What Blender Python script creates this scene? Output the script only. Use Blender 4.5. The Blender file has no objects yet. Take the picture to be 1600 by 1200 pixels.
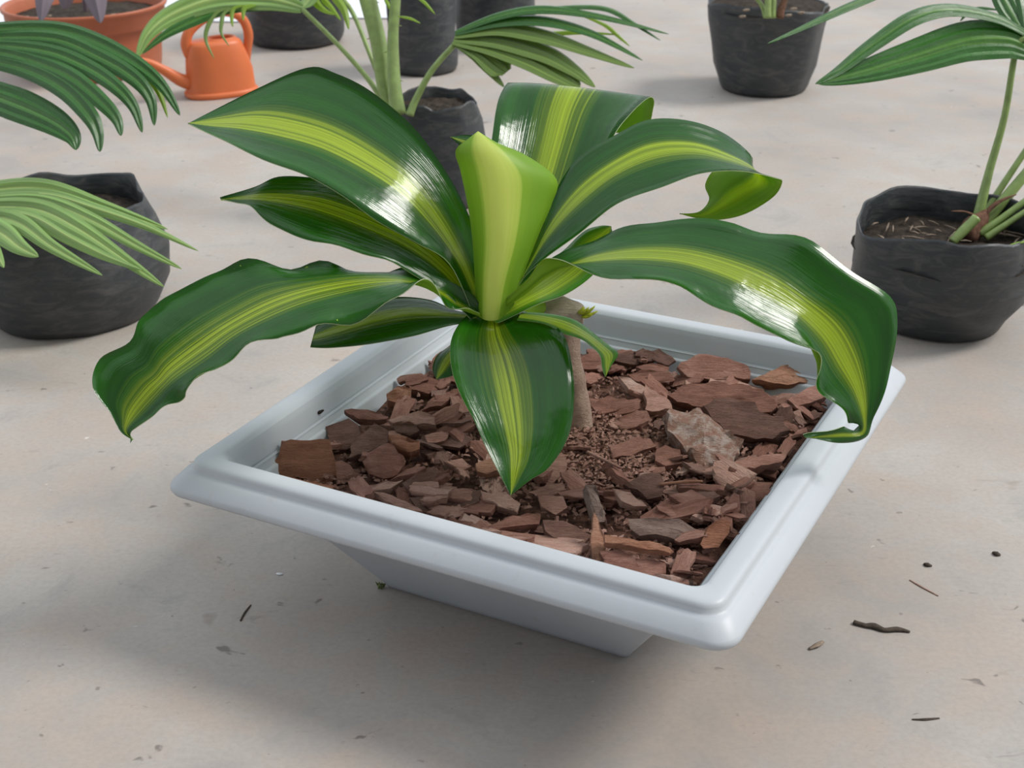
import bpy, math, random
from mathutils import Vector, Matrix, noise
random.seed(7)
S = bpy.context.scene
COL = S.collection

# ------------------------------------------------------------------ camera
FPX, PITCH, ROLL = 2214.7, .447, -.012
CAM = Vector((-.045, -1.135, .724))
FW = Vector((0, math.cos(PITCH), -math.sin(PITCH)))
RX = Vector((1, 0, 0)); UP = RX.cross(FW)
R2 = RX*math.cos(ROLL) + UP*math.sin(ROLL)
U2 = UP*math.cos(ROLL) - RX*math.sin(ROLL)
cd = bpy.data.cameras.new('camera'); cam = bpy.data.objects.new('camera', cd); COL.objects.link(cam)
cd.sensor_width = 36; cd.lens = FPX*36/1600; cd.clip_start = .05; cd.clip_end = 200
M = Matrix((R2, U2, -FW)).transposed().to_4x4(); M.translation = CAM
cam.matrix_world = M
cd.dof.use_dof = True; cd.dof.focus_distance = 1.17; cd.dof.aperture_fstop = 16
S.camera = cam

# ------------------------------------------------------------------ light
S.view_settings.view_transform = 'Standard'; S.view_settings.look = 'None'
S.view_settings.gamma = 1; S.view_settings.use_curve_mapping = False
S.view_settings.exposure = 0.24
W = bpy.data.worlds.new('world'); S.world = W; W.use_nodes = True
bg = W.node_tree.nodes['Background']
bg.inputs[0].default_value = (.88, .94, 1, 1); bg.inputs[1].default_value = .84
sl = bpy.data.lights.new('sun', 'SUN'); sun = bpy.data.objects.new('sun', sl); COL.objects.link(sun)
sl.energy = 2.15; sl.angle = math.radians(18); sl.color = (1, .965, .91)
SAZ, SEL = math.radians(8), math.radians(47)
sd = Vector((math.cos(SAZ)*math.cos(SEL), math.sin(SAZ)*math.cos(SEL), math.sin(SEL)))
sun.rotation_euler = sd.to_track_quat('Z', 'Y').to_euler()

# ------------------------------------------------------------------ helpers
def ray(x, y): return R2*((x-800)/FPX) - U2*((y-600)/FPX) + FW
def at(x, y, d): return CAM + ray(x, y)*d                       # point seen at x, y, d metres deep
def atz(x, y, z=0.):
    r = ray(x, y); return CAM + r*((z-CAM.z)/r.z)              # point seen at x, y lying at height z
def depth(p): return (p-CAM).dot(FW)

def tag(o, label, cat, group=None, kind=None):
    o['label'] = label; o['category'] = cat
    if group: o['group'] = group
    if kind: o['kind'] = kind
    return o
def thing(name, label, cat, loc=(0, 0, 0), group=None):
    o = bpy.data.objects.new(name, None); COL.objects.link(o); o.location = loc
    o.empty_display_size = .02
    return tag(o, label, cat, group)
def mesh(name, vs, fs, mats, parent=None, smooth=True, mi=None, uv=None, world=True):
    """One mesh object; vs are world coordinates, the origin goes to the parent (or the centre)."""
    me = bpy.data.meshes.new(name)
    org = Vector((0, 0, 0))
    if parent is not None:
        org = Vector((0, 0, 0)); p = parent
        while p is not None: org += p.location; p = p.parent
    elif world:
        n = len(vs); org = Vector((sum(v[0] for v in vs)/n, sum(v[1] for v in vs)/n, min(v[2] for v in vs)))
    me.from_pydata([tuple(Vector(v)-org) for v in vs], [], fs)
    if not isinstance(mats, (list, tuple)): mats = [mats]
    for m in mats: me.materials.append(m)
    if mi: me.polygons.foreach_set('material_index', mi)
    if uv:
        ul = me.uv_layers.new(name='UVMap')
        for lp in me.loops: ul.data[lp.index].uv = uv[lp.vertex_index]
    me.polygons.foreach_set('use_smooth', [smooth]*len(me.polygons))
    me.update()
    o = bpy.data.objects.new(name, me); COL.objects.link(o)
    if parent is not None: o.parent = parent
    else: o.location = org
    return o
def cr(P, t):
    """Catmull-Rom through the list P at parameter t in 0..len-1"""
    n = len(P); i = min(int(t), n-2); f = t-i
    a, b, c, d = P[max(i-1, 0)], P[i], P[i+1], P[min(i+2, n-1)]
    return .5*((2*b)+(c-a)*f+(2*a-5*b+4*c-d)*f*f+(3*b-a-3*c+d)*f**3)
def tube(path, radii, n=10, k=6, cap=True, squash=1., bump=0, up=Vector((0, 0, 1))):
    """verts, faces of a tube through path (Vectors) with radii at the stations"""
    vs, fs = [], []; N = (len(path)-1)*k+1
    pts = [cr(path, i/k) for i in range(N)]
    a = None
    for i, p in enumerate(pts):
        t = (pts[min(i+1, N-1)]-pts[max(i-1, 0)]).normalized()
        if a is None:
            a = t.cross(up)
            if a.length < .3: a = t.cross(Vector((0, 1, 0)))
        else: a = a-t*a.dot(t)
        a.normalize(); b = t.cross(a)
        f = i/k; j = min(int(f), len(radii)-2); r = radii[j]+(radii[j+1]-radii[j])*(f-j)
        for q in range(n):
            w = 2*math.pi*q/n; d = a*math.cos(w)+b*math.sin(w)*squash
            rr = r*(1+bump*noise.noise((p+d*r)*60)) if bump else r
            vs.append(p+d*rr)
    for i in range(N-1):
        for q in range(n):
            fs.append((i*n+q, i*n+(q+1) % n, (i+1)*n+(q+1) % n, (i+1)*n+q))
    if cap:
        fs.append(tuple(range(n))[::-1]); fs.append(tuple((N-1)*n+q for q in range(n)))
    return vs, fs
def join(parts):
    V, Fc = [], []
    for vs, fs in parts:
        o = len(V); V += list(vs); Fc += [tuple(i+o for i in f) for f in fs]
    return V, Fc
def lathe(c, prof, n=48, wob=None, sq=0.):
    """surface of revolution about the vertical through c; prof = (radius, z)"""
    vs, fs = [], []
    for k, (r, z) in enumerate(prof):
        for q in range(n):
            w = 2*math.pi*q/n; rr, zz = r, z
            if wob: rr, zz = wob(r, z, w, k)
            if sq: rr *= 1+sq*math.cos(4*w)
            vs.append(Vector((c[0]+rr*math.cos(w), c[1]+rr*math.sin(w), c[2]+zz)))
    for k in range(len(prof)-1):
        for q in range(n):
            fs.append((k*n+q, k*n+(q+1) % n, (k+1)*n+(q+1) % n, (k+1)*n+q))
    return vs, fs

# ------------------------------------------------------------------ material helpers
class NT:
    def __init__(s, name):
        s.m = bpy.data.materials.new(name); s.m.use_nodes = True
        s.t = s.m.node_tree; s.b = s.t.nodes['Principled BSDF']; s.out = s.t.nodes['Material Output']
    def n(s, typ, **kw):
        nd = s.t.nodes.new(typ)
        for k, v in kw.items():
            if k.startswith('i_'):
                k = k[2:]; nd.inputs[int(k) if k.isdigit() else k].default_value = v
            else: setattr(nd, k, v)
        return nd
    def l(s, a, b): s.t.links.new(a, b)
    def coords(s, kind='Object', scale=(1, 1, 1)):
        tc = s.n('ShaderNodeTexCoord'); mp = s.n('ShaderNodeMapping')
        mp.inputs['Scale'].default_value = scale
        s.l(tc.outputs[kind], mp.inputs[0]); return mp.outputs[0]
    def noise(s, vec, scale, detail=4, rough=.55, dist=0):
        nd = s.n('ShaderNodeTexNoise', i_Scale=scale, i_Detail=detail, i_Roughness=rough, i_Distortion=dist)
        if vec is not None: s.l(vec, nd.inputs['Vector'])
        return nd.outputs['Fac']
    def ramp(s, fac, stops, interp='LINEAR'):
        nd = s.n('ShaderNodeValToRGB'); cr_ = nd.color_ramp; cr_.interpolation = interp
        while len(cr_.elements) < len(stops): cr_.elements.new(.5)
        for e, (p, c) in zip(cr_.elements, stops):
            e.position = p; e.color = (*c, 1) if len(c) == 3 else c
        s.l(fac, nd.inputs[0]); return nd.outputs[0]
    def mix(s, fac, a, b, mode='MIX'):
        nd = s.n('ShaderNodeMix', data_type='RGBA', blend_type=mode)
        for v, k in ((fac, 0), (a, 6), (b, 7)):
            if hasattr(v, 'is_output'): s.l(v, nd.inputs[k])
            else: nd.inputs[k].default_value = v if k == 0 else (*v, 1)
        return nd.outputs[2]
    def math(s, op, a, b=None, clamp=False):
        nd = s.n('ShaderNodeMath', operation=op, use_clamp=clamp)
        for v, k in ((a, 0), (b, 1)):
            if v is None: continue
            if hasattr(v, 'is_output'): s.l(v, nd.inputs[k])
            else: nd.inputs[k].default_value = v
        return nd.outputs[0]
    def bump(s, h, strength, dist=.002):
        nd = s.n('ShaderNodeBump', i_Strength=strength, i_Distance=dist)
        s.l(h, nd.inputs['Height']); s.l(nd.outputs[0], s.b.inputs['Normal']); return nd.outputs[0]
    def set(s, **kw):
        for k, v in kw.items():
            k = {'color': 'Base Color', 'rough': 'Roughness', 'spec': 'Specular IOR Level', 'metal': 'Metallic', 'coat': 'Coat Weight'}[k]
            if hasattr(v, 'is_output'): s.l(v, s.b.inputs[k])
            else: s.b.inputs[k].default_value = (*v, 1) if k == 'Base Color' else v
    def translucent(s, color, w, normal=None):
        tr = s.n('ShaderNodeBsdfTranslucent'); mx = s.n('ShaderNodeMixShader', i_0=w)
        if hasattr(color, 'is_output'): s.l(color, tr.inputs[0])
        else: tr.inputs[0].default_value = (*color, 1)
        s.l(s.b.outputs[0], mx.inputs[1]); s.l(tr.outputs[0], mx.inputs[2]); s.l(mx.outputs[0], s.out.inputs[0])

def flat(name, color, rough=.5, var=.25, scale=30, spec=.5, bump=0.):
    a = NT(name); v = a.coords(); f = a.noise(v, scale)
    lo = tuple(c*(1-var) for c in color); hi = tuple(min(1, c*(1+var)) for c in color)
    a.set(color=a.ramp(f, [(.3, lo), (.7, hi)]), rough=rough, spec=spec)
    if bump: a.bump(f, bump)
    return a.m

# ------------------------------------------------------------------ materials
def concrete():
    a = NT('concrete'); v = a.coords()
    big = a.noise(v, 2.6, 6, .62); mid = a.noise(v, 10, 7, .68, .5); fine = a.noise(v, 190, 4, .65)
    st = a.coords(scale=(9, 34, 1)); streak = a.noise(st, 2.2, 6, .7, 1.2)
    c = a.ramp(big, [(.32, (.345, .315, .29)), (.5, (.41, .375, .345)), (.66, (.465, .435, .40))])
    c = a.mix(a.ramp(mid, [(.45, (0, 0, 0)), (.68, (.75, .75, .75))]), c, (.445, .36, .30))
    c = a.mix(a.ramp(mid, [(.30, (.6, .6, .6)), (.42, (0, 0, 0))]), c, (.31, .295, .285))
    c = a.mix(a.ramp(fine, [(.35, (.28, .28, .28)), (.6, (0, 0, 0))]), c, (.30, .265, .24))
    c = a.mix(a.ramp(streak, [(.27, (.6, .6, .6)), (.37, (0, 0, 0))]), c, (.25, .225, .21))
    for k, (sx_, sy_, sc, lo, hi, am, col) in enumerate(((26, 34, 1, .69, .73, .75, (.14, .12, .11)), (47, 62, 1, .70, .74, .65, (.17, .145, .13)), (31, 40, 1.3, .75, .78, .6, (.72, .71, .69)), (12, 17, 1, .70, .76, .45, (.24, .20, .17)))):
        mp = a.n('ShaderNodeMapping'); mp.inputs['Scale'].default_value = (sx_, sy_, 1); mp.inputs['Location'].default_value = (k*3.7, k*1.3, k)
        tcn = a.n('ShaderNodeTexCoord'); a.l(tcn.outputs['Object'], mp.inputs[0])
        c = a.mix(a.ramp(a.noise(mp.outputs[0], sc, 3, .6, .3), [(lo, (0, 0, 0)), (hi, (am,)*3)]), c, col)
    a.set(color=c, rough=.66, spec=.35)
    a.bump(a.math('ADD', a.math('MULTIPLY', fine, .35), a.math('MULTIPLY', streak, .8)), .3, .0015)
    return a.m
def plastic_grey():
    a = NT('grey_plastic'); v = a.coords()
    f = a.noise(v, 7, 5, .6); g = a.noise(v, 60, 4, .7)
    c = a.ramp(f, [(.3, (.455, .488, .525)), (.7, (.505, .535, .57))])
    c = a.mix(a.ramp(g, [(.62, (0, 0, 0)), (.75, (.35, .35, .35))]), c, (.40, .385, .36))
    a.set(color=c, rough=.42, spec=.45); a.bump(a.noise(v, 300, 2), .05, .0005)
    return a.m
def bark(name, stops, crust=None, fine_w=.30):
    a = NT(name); v = a.coords(scale=(1, 3.2, 3)); oi = a.n('ShaderNodeObjectInfo')
    ad = a.n('ShaderNodeVectorMath', operation='ADD'); a.l(v, ad.inputs[0]); a.l(oi.outputs['Location'], ad.inputs[1])
    big = a.noise(ad.outputs[0], 24, 3, .5, .8)
    f = a.noise(ad.outputs[0], 62, 8, .72, .6)
    fine = a.noise(ad.outputs[0], 260, 5, .75)
    fib = a.n('ShaderNodeMapping'); fib.inputs['Scale'].default_value = (1, 3.5, 3); a.l(ad.outputs[0], fib.inputs[0])
    fb = a.noise(fib.outputs[0], 55, 4, .6, .3)
    fac = a.math('ADD', a.math('ADD', a.math('MULTIPLY', f, .40), a.math('MULTIPLY', big, .37)), a.math('MULTIPLY', oi.outputs['Random'], .23))
    c = a.ramp(fac, stops)
    dk = tuple(x*.28 for x in stops[0][1]); lt = tuple(min(1, x*1.25) for x in stops[-1][1])
    c = a.mix(a.ramp(fb, [(.28, (fine_w*.6,)*3), (.42, (0, 0, 0))]), c, dk)
    c = a.mix(a.ramp(fine, [(.33, (fine_w,)*3), (.5, (0, 0, 0))]), c, dk)
    c = a.mix(a.ramp(fine, [(.60, (0, 0, 0)), (.72, (fine_w*.9,)*3)]), c, lt)
    if crust:
        g = a.noise(a.coords(), 75, 8, .78)
        c = a.mix(a.ramp(g, [(.46, (0, 0, 0)), (.57, (.85, .85, .85))]), c, crust)
    a.set(color=c, rough=.82, spec=.25)
    a.bump(a.math('ADD', a.math('ADD', f, a.math('MULTIPLY', fb, .4)), a.math('MULTIPLY', fine, .6)), 1., .0045)
    return a.m
def leaf_top(name, green, band, bw=.34, seed=0., trans=.20, rough=.13, tint=(3.2, 2.6, 1.0)):
    a = NT(name); uv = a.n('ShaderNodeUVMap'); sx = a.n('ShaderNodeSeparateXYZ'); a.l(uv.outputs[0], sx.inputs[0])
    def co(su, sv, z):
        cb = a.n('ShaderNodeCombineXYZ'); a.l(a.math('MULTIPLY', sx.outputs[0], su), cb.inputs[0])
        a.l(a.math('MULTIPLY', sx.outputs[1], sv), cb.inputs[1]); cb.inputs[2].default_value = z+seed; return cb.outputs[0]
    av = a.math('ABSOLUTE', a.math('SUBTRACT', a.math('MULTIPLY', sx.outputs[1], 2), 1))
    jit = a.noise(co(1.3, 13, 0), 1, 2, .5); jf = a.noise(co(1.0, 55, 7), 1, 3, .6)
    e = a.math('ADD', av, a.math('ADD', a.math('MULTIPLY', a.math('SUBTRACT', jit, .5), .45), a.math('MULTIPLY', a.math('SUBTRACT', jf, .5), .55)))
    mid = tuple(.62*g+.34*b for g, b in zip(green, band))
    gcol = a.ramp(a.noise(co(5, 7, 9), 1, 4), [(.3, tuple(c*.72 for c in green)), (.7, tuple(c*1.35 for c in green))])
    st = a.noise(co(1.2, 40, 3), 1, 3, .65)
    bcol = a.ramp(st, [(.34, tuple(.6*g+.2*b for g, b in zip(green, band))), (.42, tuple(.3*g+.6*b for g, b in zip(green, band))), (.52, band), (.68, tuple(min(1, c*1.25) for c in band))])
    c = a.mix(a.ramp(e, [(bw+.02, (.8, .8, .8)), (bw+.22, (0, 0, 0))]), gcol, mid)
    c = a.mix(a.ramp(e, [(bw-.08, (1, 1, 1)), (bw+.02, (0, 0, 0))]), c, bcol)
    dirt = a.noise(co(70, 6, 1), 1, 5, .7)
    a.set(color=c, spec=.62, rough=a.ramp(dirt, [(.3, (rough-.04,)*3), (.75, (rough+.10,)*3)]))
    vein = a.noise(co(3, 90, 2), 1, 2, .5); lump = a.noise(co(22, 3, 4), 1, 3, .5)
    a.bump(a.math('ADD', a.math('MULTIPLY', vein, .30), a.math('MULTIPLY', lump, 2.2)), .38, .0022)
    tc = a.mix(1., c, tint, 'MULTIPLY')
    a.translucent(tc, trans)
    return a.m
def leaf_plain(name, color, var=.25, trans=.3, rough=.45, sv=40, tcol=None):
    a = NT(name); uv = a.n('ShaderNodeUVMap'); mp = a.n('ShaderNodeMapping'); mp.inputs['Scale'].default_value = (3, sv, 1)
    a.l(uv.outputs[0], mp.inputs[0]); f = a.noise(mp.outputs[0], 1, 3)
    c = a.ramp(f, [(.3, tuple(x*(1-var) for x in color)), (.7, tuple(x*(1+var) for x in color))])
    a.set(color=c, rough=rough, spec=.5); a.bump(f, .25, .001)
    a.translucent(tcol or tuple(min(1, x*1.8) for x in color), trans)
    return a.m
def bag_mat():
    a = NT('black_poly_film'); v = a.coords()
    f = a.noise(v, 9, 5, .6); d = a.noise(a.coords(scale=(20, 20, 60)), 1.2, 5, .7, 1.)
    c = a.ramp(f, [(.3, (.022, .026, .030)), (.7, (.040, .045, .050))])
    sp = a.n('ShaderNodeTexCoord'); sz = a.n('ShaderNodeSeparateXYZ'); a.l(sp.outputs['Object'], sz.inputs[0])
    dust = a.math('MULTIPLY', a.ramp(d, [(.45, (0, 0, 0)), (.8, (1, 1, 1))]), .42)
    c = a.mix(dust, c, (.21, .195, .18))
    a.set(color=c, rough=a.ramp(d, [(.3, (.38,)*3), (.7, (.6,)*3)]), spec=.5)
    wr = a.noise(a.coords(scale=(8, 8, 40)), 1, 4, .6, 1.5)
    a.bump(a.math('ADD', wr, a.math('MULTIPLY', d, .3)), .3, .006)
    return a.m
def soil_mat(name, lo, hi, scale=90):
    a = NT(name); v = a.coords(); f = a.noise(v, scale, 6, .7)
    a.set(color=a.ramp(f, [(.35, lo), (.7, hi)]), rough=.9, spec=.2); a.bump(f, .9, .006); return a.m

M_floor = concrete(); M_plastic = plastic_grey()
M_bark = bark('bark', [(.30, (.18, .078, .055)), (.45, (.34, .158, .115)), (.58, (.46, .235, .178)), (.72, (.60, .36, .285))])
M_bark_pale = bark('bark_pale', [(.30, (.36, .185, .14)), (.5, (.60, .35, .275)), (.7, (.74, .51, .425))])
M_bark_dark = bark('bark_dark', [(.30, (.13, .066, .050)), (.5, (.26, .140, .107)), (.7, (.37, .225, .18))])
M_bark_orange = bark('bark_orange', [(.30, (.27, .11, .062)), (.5, (.45, .205, .125)), (.7, (.60, .33, .22))])
M_bark_lichen = bark('bark_lichen', [(.25, (.24, .12, .085)), (.5, (.40, .22, .165)), (.75, (.52, .31, .245))], crust=(.60, .50, .45))
M_mulch = soil_mat('mulch_fines', (.06, .028, .02), (.24, .12, .085), 160)
M_soil = soil_mat('potting_soil', (.018, .014, .011), (.085, .065, .05))
M_bag = bag_mat()
GR, BD = (.012, .086, .003), (.29, .385, .020)
M_leaf = leaf_top('leaf_striped', GR, BD, .20)
M_leaf_b = leaf_top('leaf_striped_wide', GR, BD, .24, 5.)
M_leaf_c = leaf_top('leaf_striped_backlit', GR, BD, .22, 3., .36)
M_leaf_y = leaf_top('leaf_fresh', (.06, .22, .015), (.42, .55, .05), .52, 9., .32)
def spike_mat():
    a = NT('young_leaf'); uv = a.n('ShaderNodeUVMap'); sx = a.n('ShaderNodeSeparateXYZ'); a.l(uv.outputs[0], sx.inputs[0])
    mp = a.n('ShaderNodeMapping'); mp.inputs['Scale'].default_value = (1.5, 22, 1); a.l(uv.outputs[0], mp.inputs[0])
    f = a.noise(mp.outputs[0], 1, 3)
    e = a.math('ADD', a.math('ABSOLUTE', a.math('SUBTRACT', a.math('MULTIPLY', sx.outputs[1], 2), .92)), a.math('MULTIPLY', a.math('SUBTRACT', f, .5), .35))
    c = a.ramp(e, [(.18, (.74, .86, .29)), (.40, (.64, .79, .20)), (.48, (.40, .62, .075)), (.75, (.33, .56, .055))])
    a.set(color=c, rough=.42, spec=.5); a.bump(f, .15, .001)
    a.translucent(a.mix(1., c, (1.35, 1.15, 1.), 'MULTIPLY'), .6); return a.m
M_spike = spike_mat()
M_under = leaf_plain('leaf_underside', (.33, .53, .045), .3, .5, .42, 9, (.70, .95, .08))
M_edge = leaf_plain('leaf_margin', (.45, .52, .30), .1, .2)
M_trunk = bark('cane_bark', [(.25, (.50, .33, .25)), (.5, (.70, .50, .39)), (.75, (.76, .62, .51))], None, .22)
M_stump = bark('cane_cut', [(.25, (.30, .21, .16)), (.45, (.62, .49, .39)), (.75, (.80, .70, .60))])
M_bark_grey = bark('bark_grey', [(.25, (.20, .125, .10)), (.5, (.38, .27, .225)), (.75, (.54, .42, .36))])

# ================================================================== FLOOR
fl = mesh('floor', [(-9, -5, 0), (9, -5, 0), (9, 14, 0), (-9, 14, 0)], [(0, 1, 2, 3)], M_floor)
fl['kind'] = 'structure'
# added wall and roof, unseen behind the camera, to shade the front side
def box(x0, x1, y0, y1, z0, z1):
    v = [(x, y, z) for z in (z0, z1) for y in (y0, y1) for x in (x0, x1)]
    return v, [(0, 2, 3, 1), (4, 5, 7, 6), (0, 1, 5, 4), (2, 6, 7, 3), (0, 4, 6, 2), (1, 3, 7, 5)]
M_shade = flat('shade_panel', (.52, .53, .55), .85, .2, 3)
vs, fs = box(-7, 7, -3.1, -2.95, 0, 3.0); w_ = mesh('shade_wall', vs, fs, M_shade, smooth=False); w_['kind'] = 'structure'
vs, fs = box(-7, 7, -3.2, -1.85, 3.0, 3.06); w_ = mesh('shade_roof', vs, fs, M_shade, smooth=False); w_['kind'] = 'structure'

# ================================================================== PLANTER
PT = -.491
def pl(x, y, z): return Vector((x*math.cos(PT)-y*math.sin(PT), x*math.sin(PT)+y*math.cos(PT), z))
def rring(h, r, z, n=6):
    out = []
    for cx, cy, a0 in ((1, 1, 0), (-1, 1, 90), (-1, -1, 180), (1, -1, 270)):
        for i in range(n+1):
            w = math.radians(a0+90*i/n)
            out.append(pl(cx*(h-r)+r*math.cos(w), cy*(h-r)+r*math.sin(w), z))
    return out
def rings(prof, n=6, close=True):
    vs, fs = [], []; m = 4*(n+1)
    for h, r, z in prof: vs += rring(h, r, z, n)
    for k in range(len(prof)-1):
        for q in range(m): fs.append((k*m+q, k*m+(q+1) % m, (k+1)*m+(q+1) % m, (k+1)*m+q))
    return vs, fs, m
planter = thing('square_planter', 'large light grey square plastic planter with a wide flared rim, filled with bark', 'planter', (0, 0, 0))
vs, fs, m = rings([(.117, .004, 0), (.1205, .005, .0015), (.1225, .005, .006), (.202, .007, .131), (.205, .007, .136)])
fs.append(tuple(range(m))[::-1]); mesh('outer_wall', vs, fs, M_plastic, planter)
vs, fs, m = rings([(.203, .012, .1345), (.236, .014, .1315), (.2475, .018, .1312), (.2505, .020, .1325), (.2515, .020, .1350), (.2512, .020, .1375), (.2500, .020, .1395),
                   (.2420, .018, .1475), (.2395, .017, .1490), (.2375, .016, .1498), (.2362, .016, .1510), (.2354, .016, .1540), (.2345, .016, .1562), (.2325, .015, .1577),
                   (.2290, .014, .1584), (.2200, .012, .1582), (.2165, .012, .1572), (.2140, .012, .1540)])
mesh('rim', vs, fs, M_plastic, planter)
vs, fs, m = rings([(.2140, .012, .1540), (.2120, .012, .150), (.2115, .012, .1485), (.2066, .013, .1330), (.2060, .013, .1312), (.2050, .013, .1302), (.2035, .013, .1297), (.2000, .013, .1285), (.1985, .013, .1278), (.1976, .013, .1266), (.1970, .013, .125), (.190, .012, .112), (.118, .010, .010)])
fs.append(tuple(range((len(vs)-m), len(vs)))); mesh('inner_wall', vs, fs, M_plastic, planter)

# ================================================================== MULCH
trunk_base = atz(892, 668, .124)
def mulch_z(x, y):
    """mulch height in planter coordinates"""
    z = .119 + .006*noise.noise(Vector((x*14, y*14, 1)))
    z += .006*math.exp(-((x+.02)**2+(y-.02)**2)/.012)
    z -= .010*max(0, (x-y-.26)/.1) if x-y > .26 else 0
    return z
def inv_pl(p):
    c, s = math.cos(PT), math.sin(PT); return (p.x*c+p.y*s, -p.x*s+p.y*c)
n = 40; H = .1935
vs = [pl(-H+2*H*i/n, -H+2*H*j/n, mulch_z(-H+2*H*i/n, -H+2*H*j/n)-.004) for j in range(n+1) for i in range(n+1)]
fs = [(j*(n+1)+i, j*(n+1)+i+1, (j+1)*(n+1)+i+1, (j+1)*(n+1)+i) for j in range(n) for i in range(n)]
bed = tag(mesh('mulch_bed', vs, fs, M_mulch), 'fine dark brown mulch filling the grey planter beneath the bark chips', 'mulch', kind='stuff')

def slab(outline, th, rough=.0015, seed=0, levels=3, bulge=.25):
    """jagged bark slab: 2-D outline (x, y) extruded by th with layered broken sides; returns verts, faces"""
    rnd = random.Random(seed); n = len(outline); vs, fs = [], []
    cx = sum(p[0] for p in outline)/n; cy = sum(p[1] for p in outline)/n
    for k in range(levels):
        z = -th/2+th*k/(levels-1)
        for (x, y) in outline:
            s = 1+rnd.uniform(-.07, .05)
            if k == 0: s *= .93
            vs.append((cx+(x-cx)*s, cy+(y-cy)*s, z+rnd.uniform(-1, 1)*rough))
    for f0 in (.82, .58, .30):                                    # layered relief on the top face
        for (x, y) in outline:
            f = f0+rnd.uniform(-.02, .02); px, py = cx+(x-cx)*f, cy+(y-cy)*f
            h = noise.noise(Vector((px*30, py*75, seed*1.7)))+.4*noise.noise(Vector((px*75, py*160, seed)))
            vs.append((px, py, th/2+th*bulge*(.35*(1-f0)+h*.9)+rough*.25*rnd.uniform(-1, 1)))
    vs.append((cx, cy, th/2+th*bulge*(.35+.9*noise.noise(Vector((cx*30, cy*75, seed*1.7))))))
    for k in range(levels+2):
        for q in range(n): fs.append((k*n+q, k*n+(q+1) % n, (k+1)*n+(q+1) % n, (k+1)*n+q))
    t = (levels+2)*n; c = (levels+3)*n
    for q in range(n): fs.append((t+q, t+(q+1) % n, c))
    fs.append(tuple(range(n))[::-1])
    return vs, fs
def soften(me):
    me.polygons.foreach_set('use_smooth', [True]*len(me.polygons)); me.set_sharp_from_angle(angle=math.radians(38)); me.update()
def rough_outline(L, Wd, rnd, n=17):
    out = []
    for i in range(n):
        w = 2*math.pi*i/n+rnd.uniform(-.16, .16)
        e = rnd.uniform(.74, 1.14); p = .72
        cx, sy = math.cos(w), math.sin(w)
        out.append((L/2*math.copysign(abs(cx)**p, cx)*e, Wd/2*math.copysign(abs(sy)**p, sy)*e))
    return out
CHIPG = 'loose bark chips in the grey planter'
# ---- chips that the photograph shows clearly: outline in the picture, height, tilt of the face (x right, y away, z up), thickness, material
SPEC = []
def special(outline, z, nrm, th, mat, label, seed, name='bark_chip', bulge=.25, rough=.0015):
    cxp = sum(p[0] for p in outline)/len(outline); cyp = sum(p[1] for p in outline)/len(outline)
    c = atz(cxp, cyp, z+.004); nz = Vector(nrm).normalized()
    ex = (RX - nz*RX.dot(nz)).normalized(); ey = nz.cross(ex)
    pts = []
    for (x, y) in outline:
        r = ray(x, y); p = CAM+r*((c-CAM).dot(nz)/r.dot(nz)); d = p-c; pts.append((d.dot(ex), d.dot(ey)))
    # subdivide the traced edges and break them
    rnd = random.Random(seed); P = []
    for i, a in enumerate(pts):
        b = pts[(i+1) % len(pts)]; L = math.hypot(b[0]-a[0], b[1]-a[1]); k = max(1, min(5, int(L/.006)))
        for j in range(k):
            f = j/k; jx = rnd.uniform(-1, 1)*.0010 if j else 0; jy = rnd.uniform(-1, 1)*.0010 if j else 0
            P.append((a[0]+(b[0]-a[0])*f+jx, a[1]+(b[1]-a[1])*f+jy))
    area = sum(P[i][0]*P[(i+1) % len(P)][1]-P[(i+1) % len(P)][0]*P[i][1] for i in range(len(P)))
    if area < 0: P.reverse()
    vs, fs = slab(P, th, rough, seed, 3, bulge)
    me = bpy.data.meshes.new(name); me.from_pydata([(x, y, zz-th/2) for x, y, zz in vs], [], fs); me.materials.append(mat); soften(me)
    o = bpy.data.objects.new(name, me); COL.objects.link(o)
    mw = Matrix((ex, ey, nz)).transposed().to_4x4(); mw.translation = c; o.matrix_world = mw; o.location = c
    tag(o, label, 'bark chip', CHIPG); SPEC.append((cxp, cyp, o)); return o
sp = special
sp([(440,688),(515,686),(521,712),(524,742),(516,755),(428,742),(424,728),(436,712)], .126, (-.05,-.75,.62), .010, M_bark_orange, 'squarish rust brown bark slab standing tilted at the left corner of the grey planter', 1)
sp([(524,722),(534,720),(566,742),(556,752),(526,756)], .120, (.2,-.6,.7), .006, M_bark, 'small triangular bark chip right of the squarish slab at the left corner', 2)
sp([(508,668),(545,652),(560,662),(566,690),(540,700),(520,705)], .124, (-.2,-.35,.9), .012, M_bark_dark, 'dark crumbly bark lump behind the squarish slab at the left corner', 3)
sp([(548,690),(585,662),(606,675),(606,692),(572,708),(545,716)], .130, (-.1,-.4,.9), .010, M_bark_dark, 'grey brown folded bark piece leaning on the round dark slab, left side of the mulch', 4)
sp([(574,705),(606,692),(632,712),(634,722),(622,742),(600,748),(576,742),(566,722)], .128, (0,-.5,.85), .009, M_bark, 'roundish dark bark slab in the middle of the left group of mulch', 5)
sp([(606,680),(625,678),(655,690),(656,700),(640,706),(620,702)], .134, (0,-.35,.93), .012, M_bark_orange, 'bright orange brown bark nugget lying on the left group of mulch', 6, bulge=.6)
sp([(604,616),(622,602),(642,606),(642,620),(624,632),(606,624)], .131, (.1,-.45,.85), .014, M_bark_orange, 'crumbled orange bark knob beside the left inner wall of the planter', 7, bulge=.7, rough=.003)
sp([(536,640),(565,638),(606,650),(604,656),(560,655)], .132, (.05,-.25,.95), .007, M_bark, 'long thin bark splinter bridging a dark gap by the left inner wall', 8)
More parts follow.
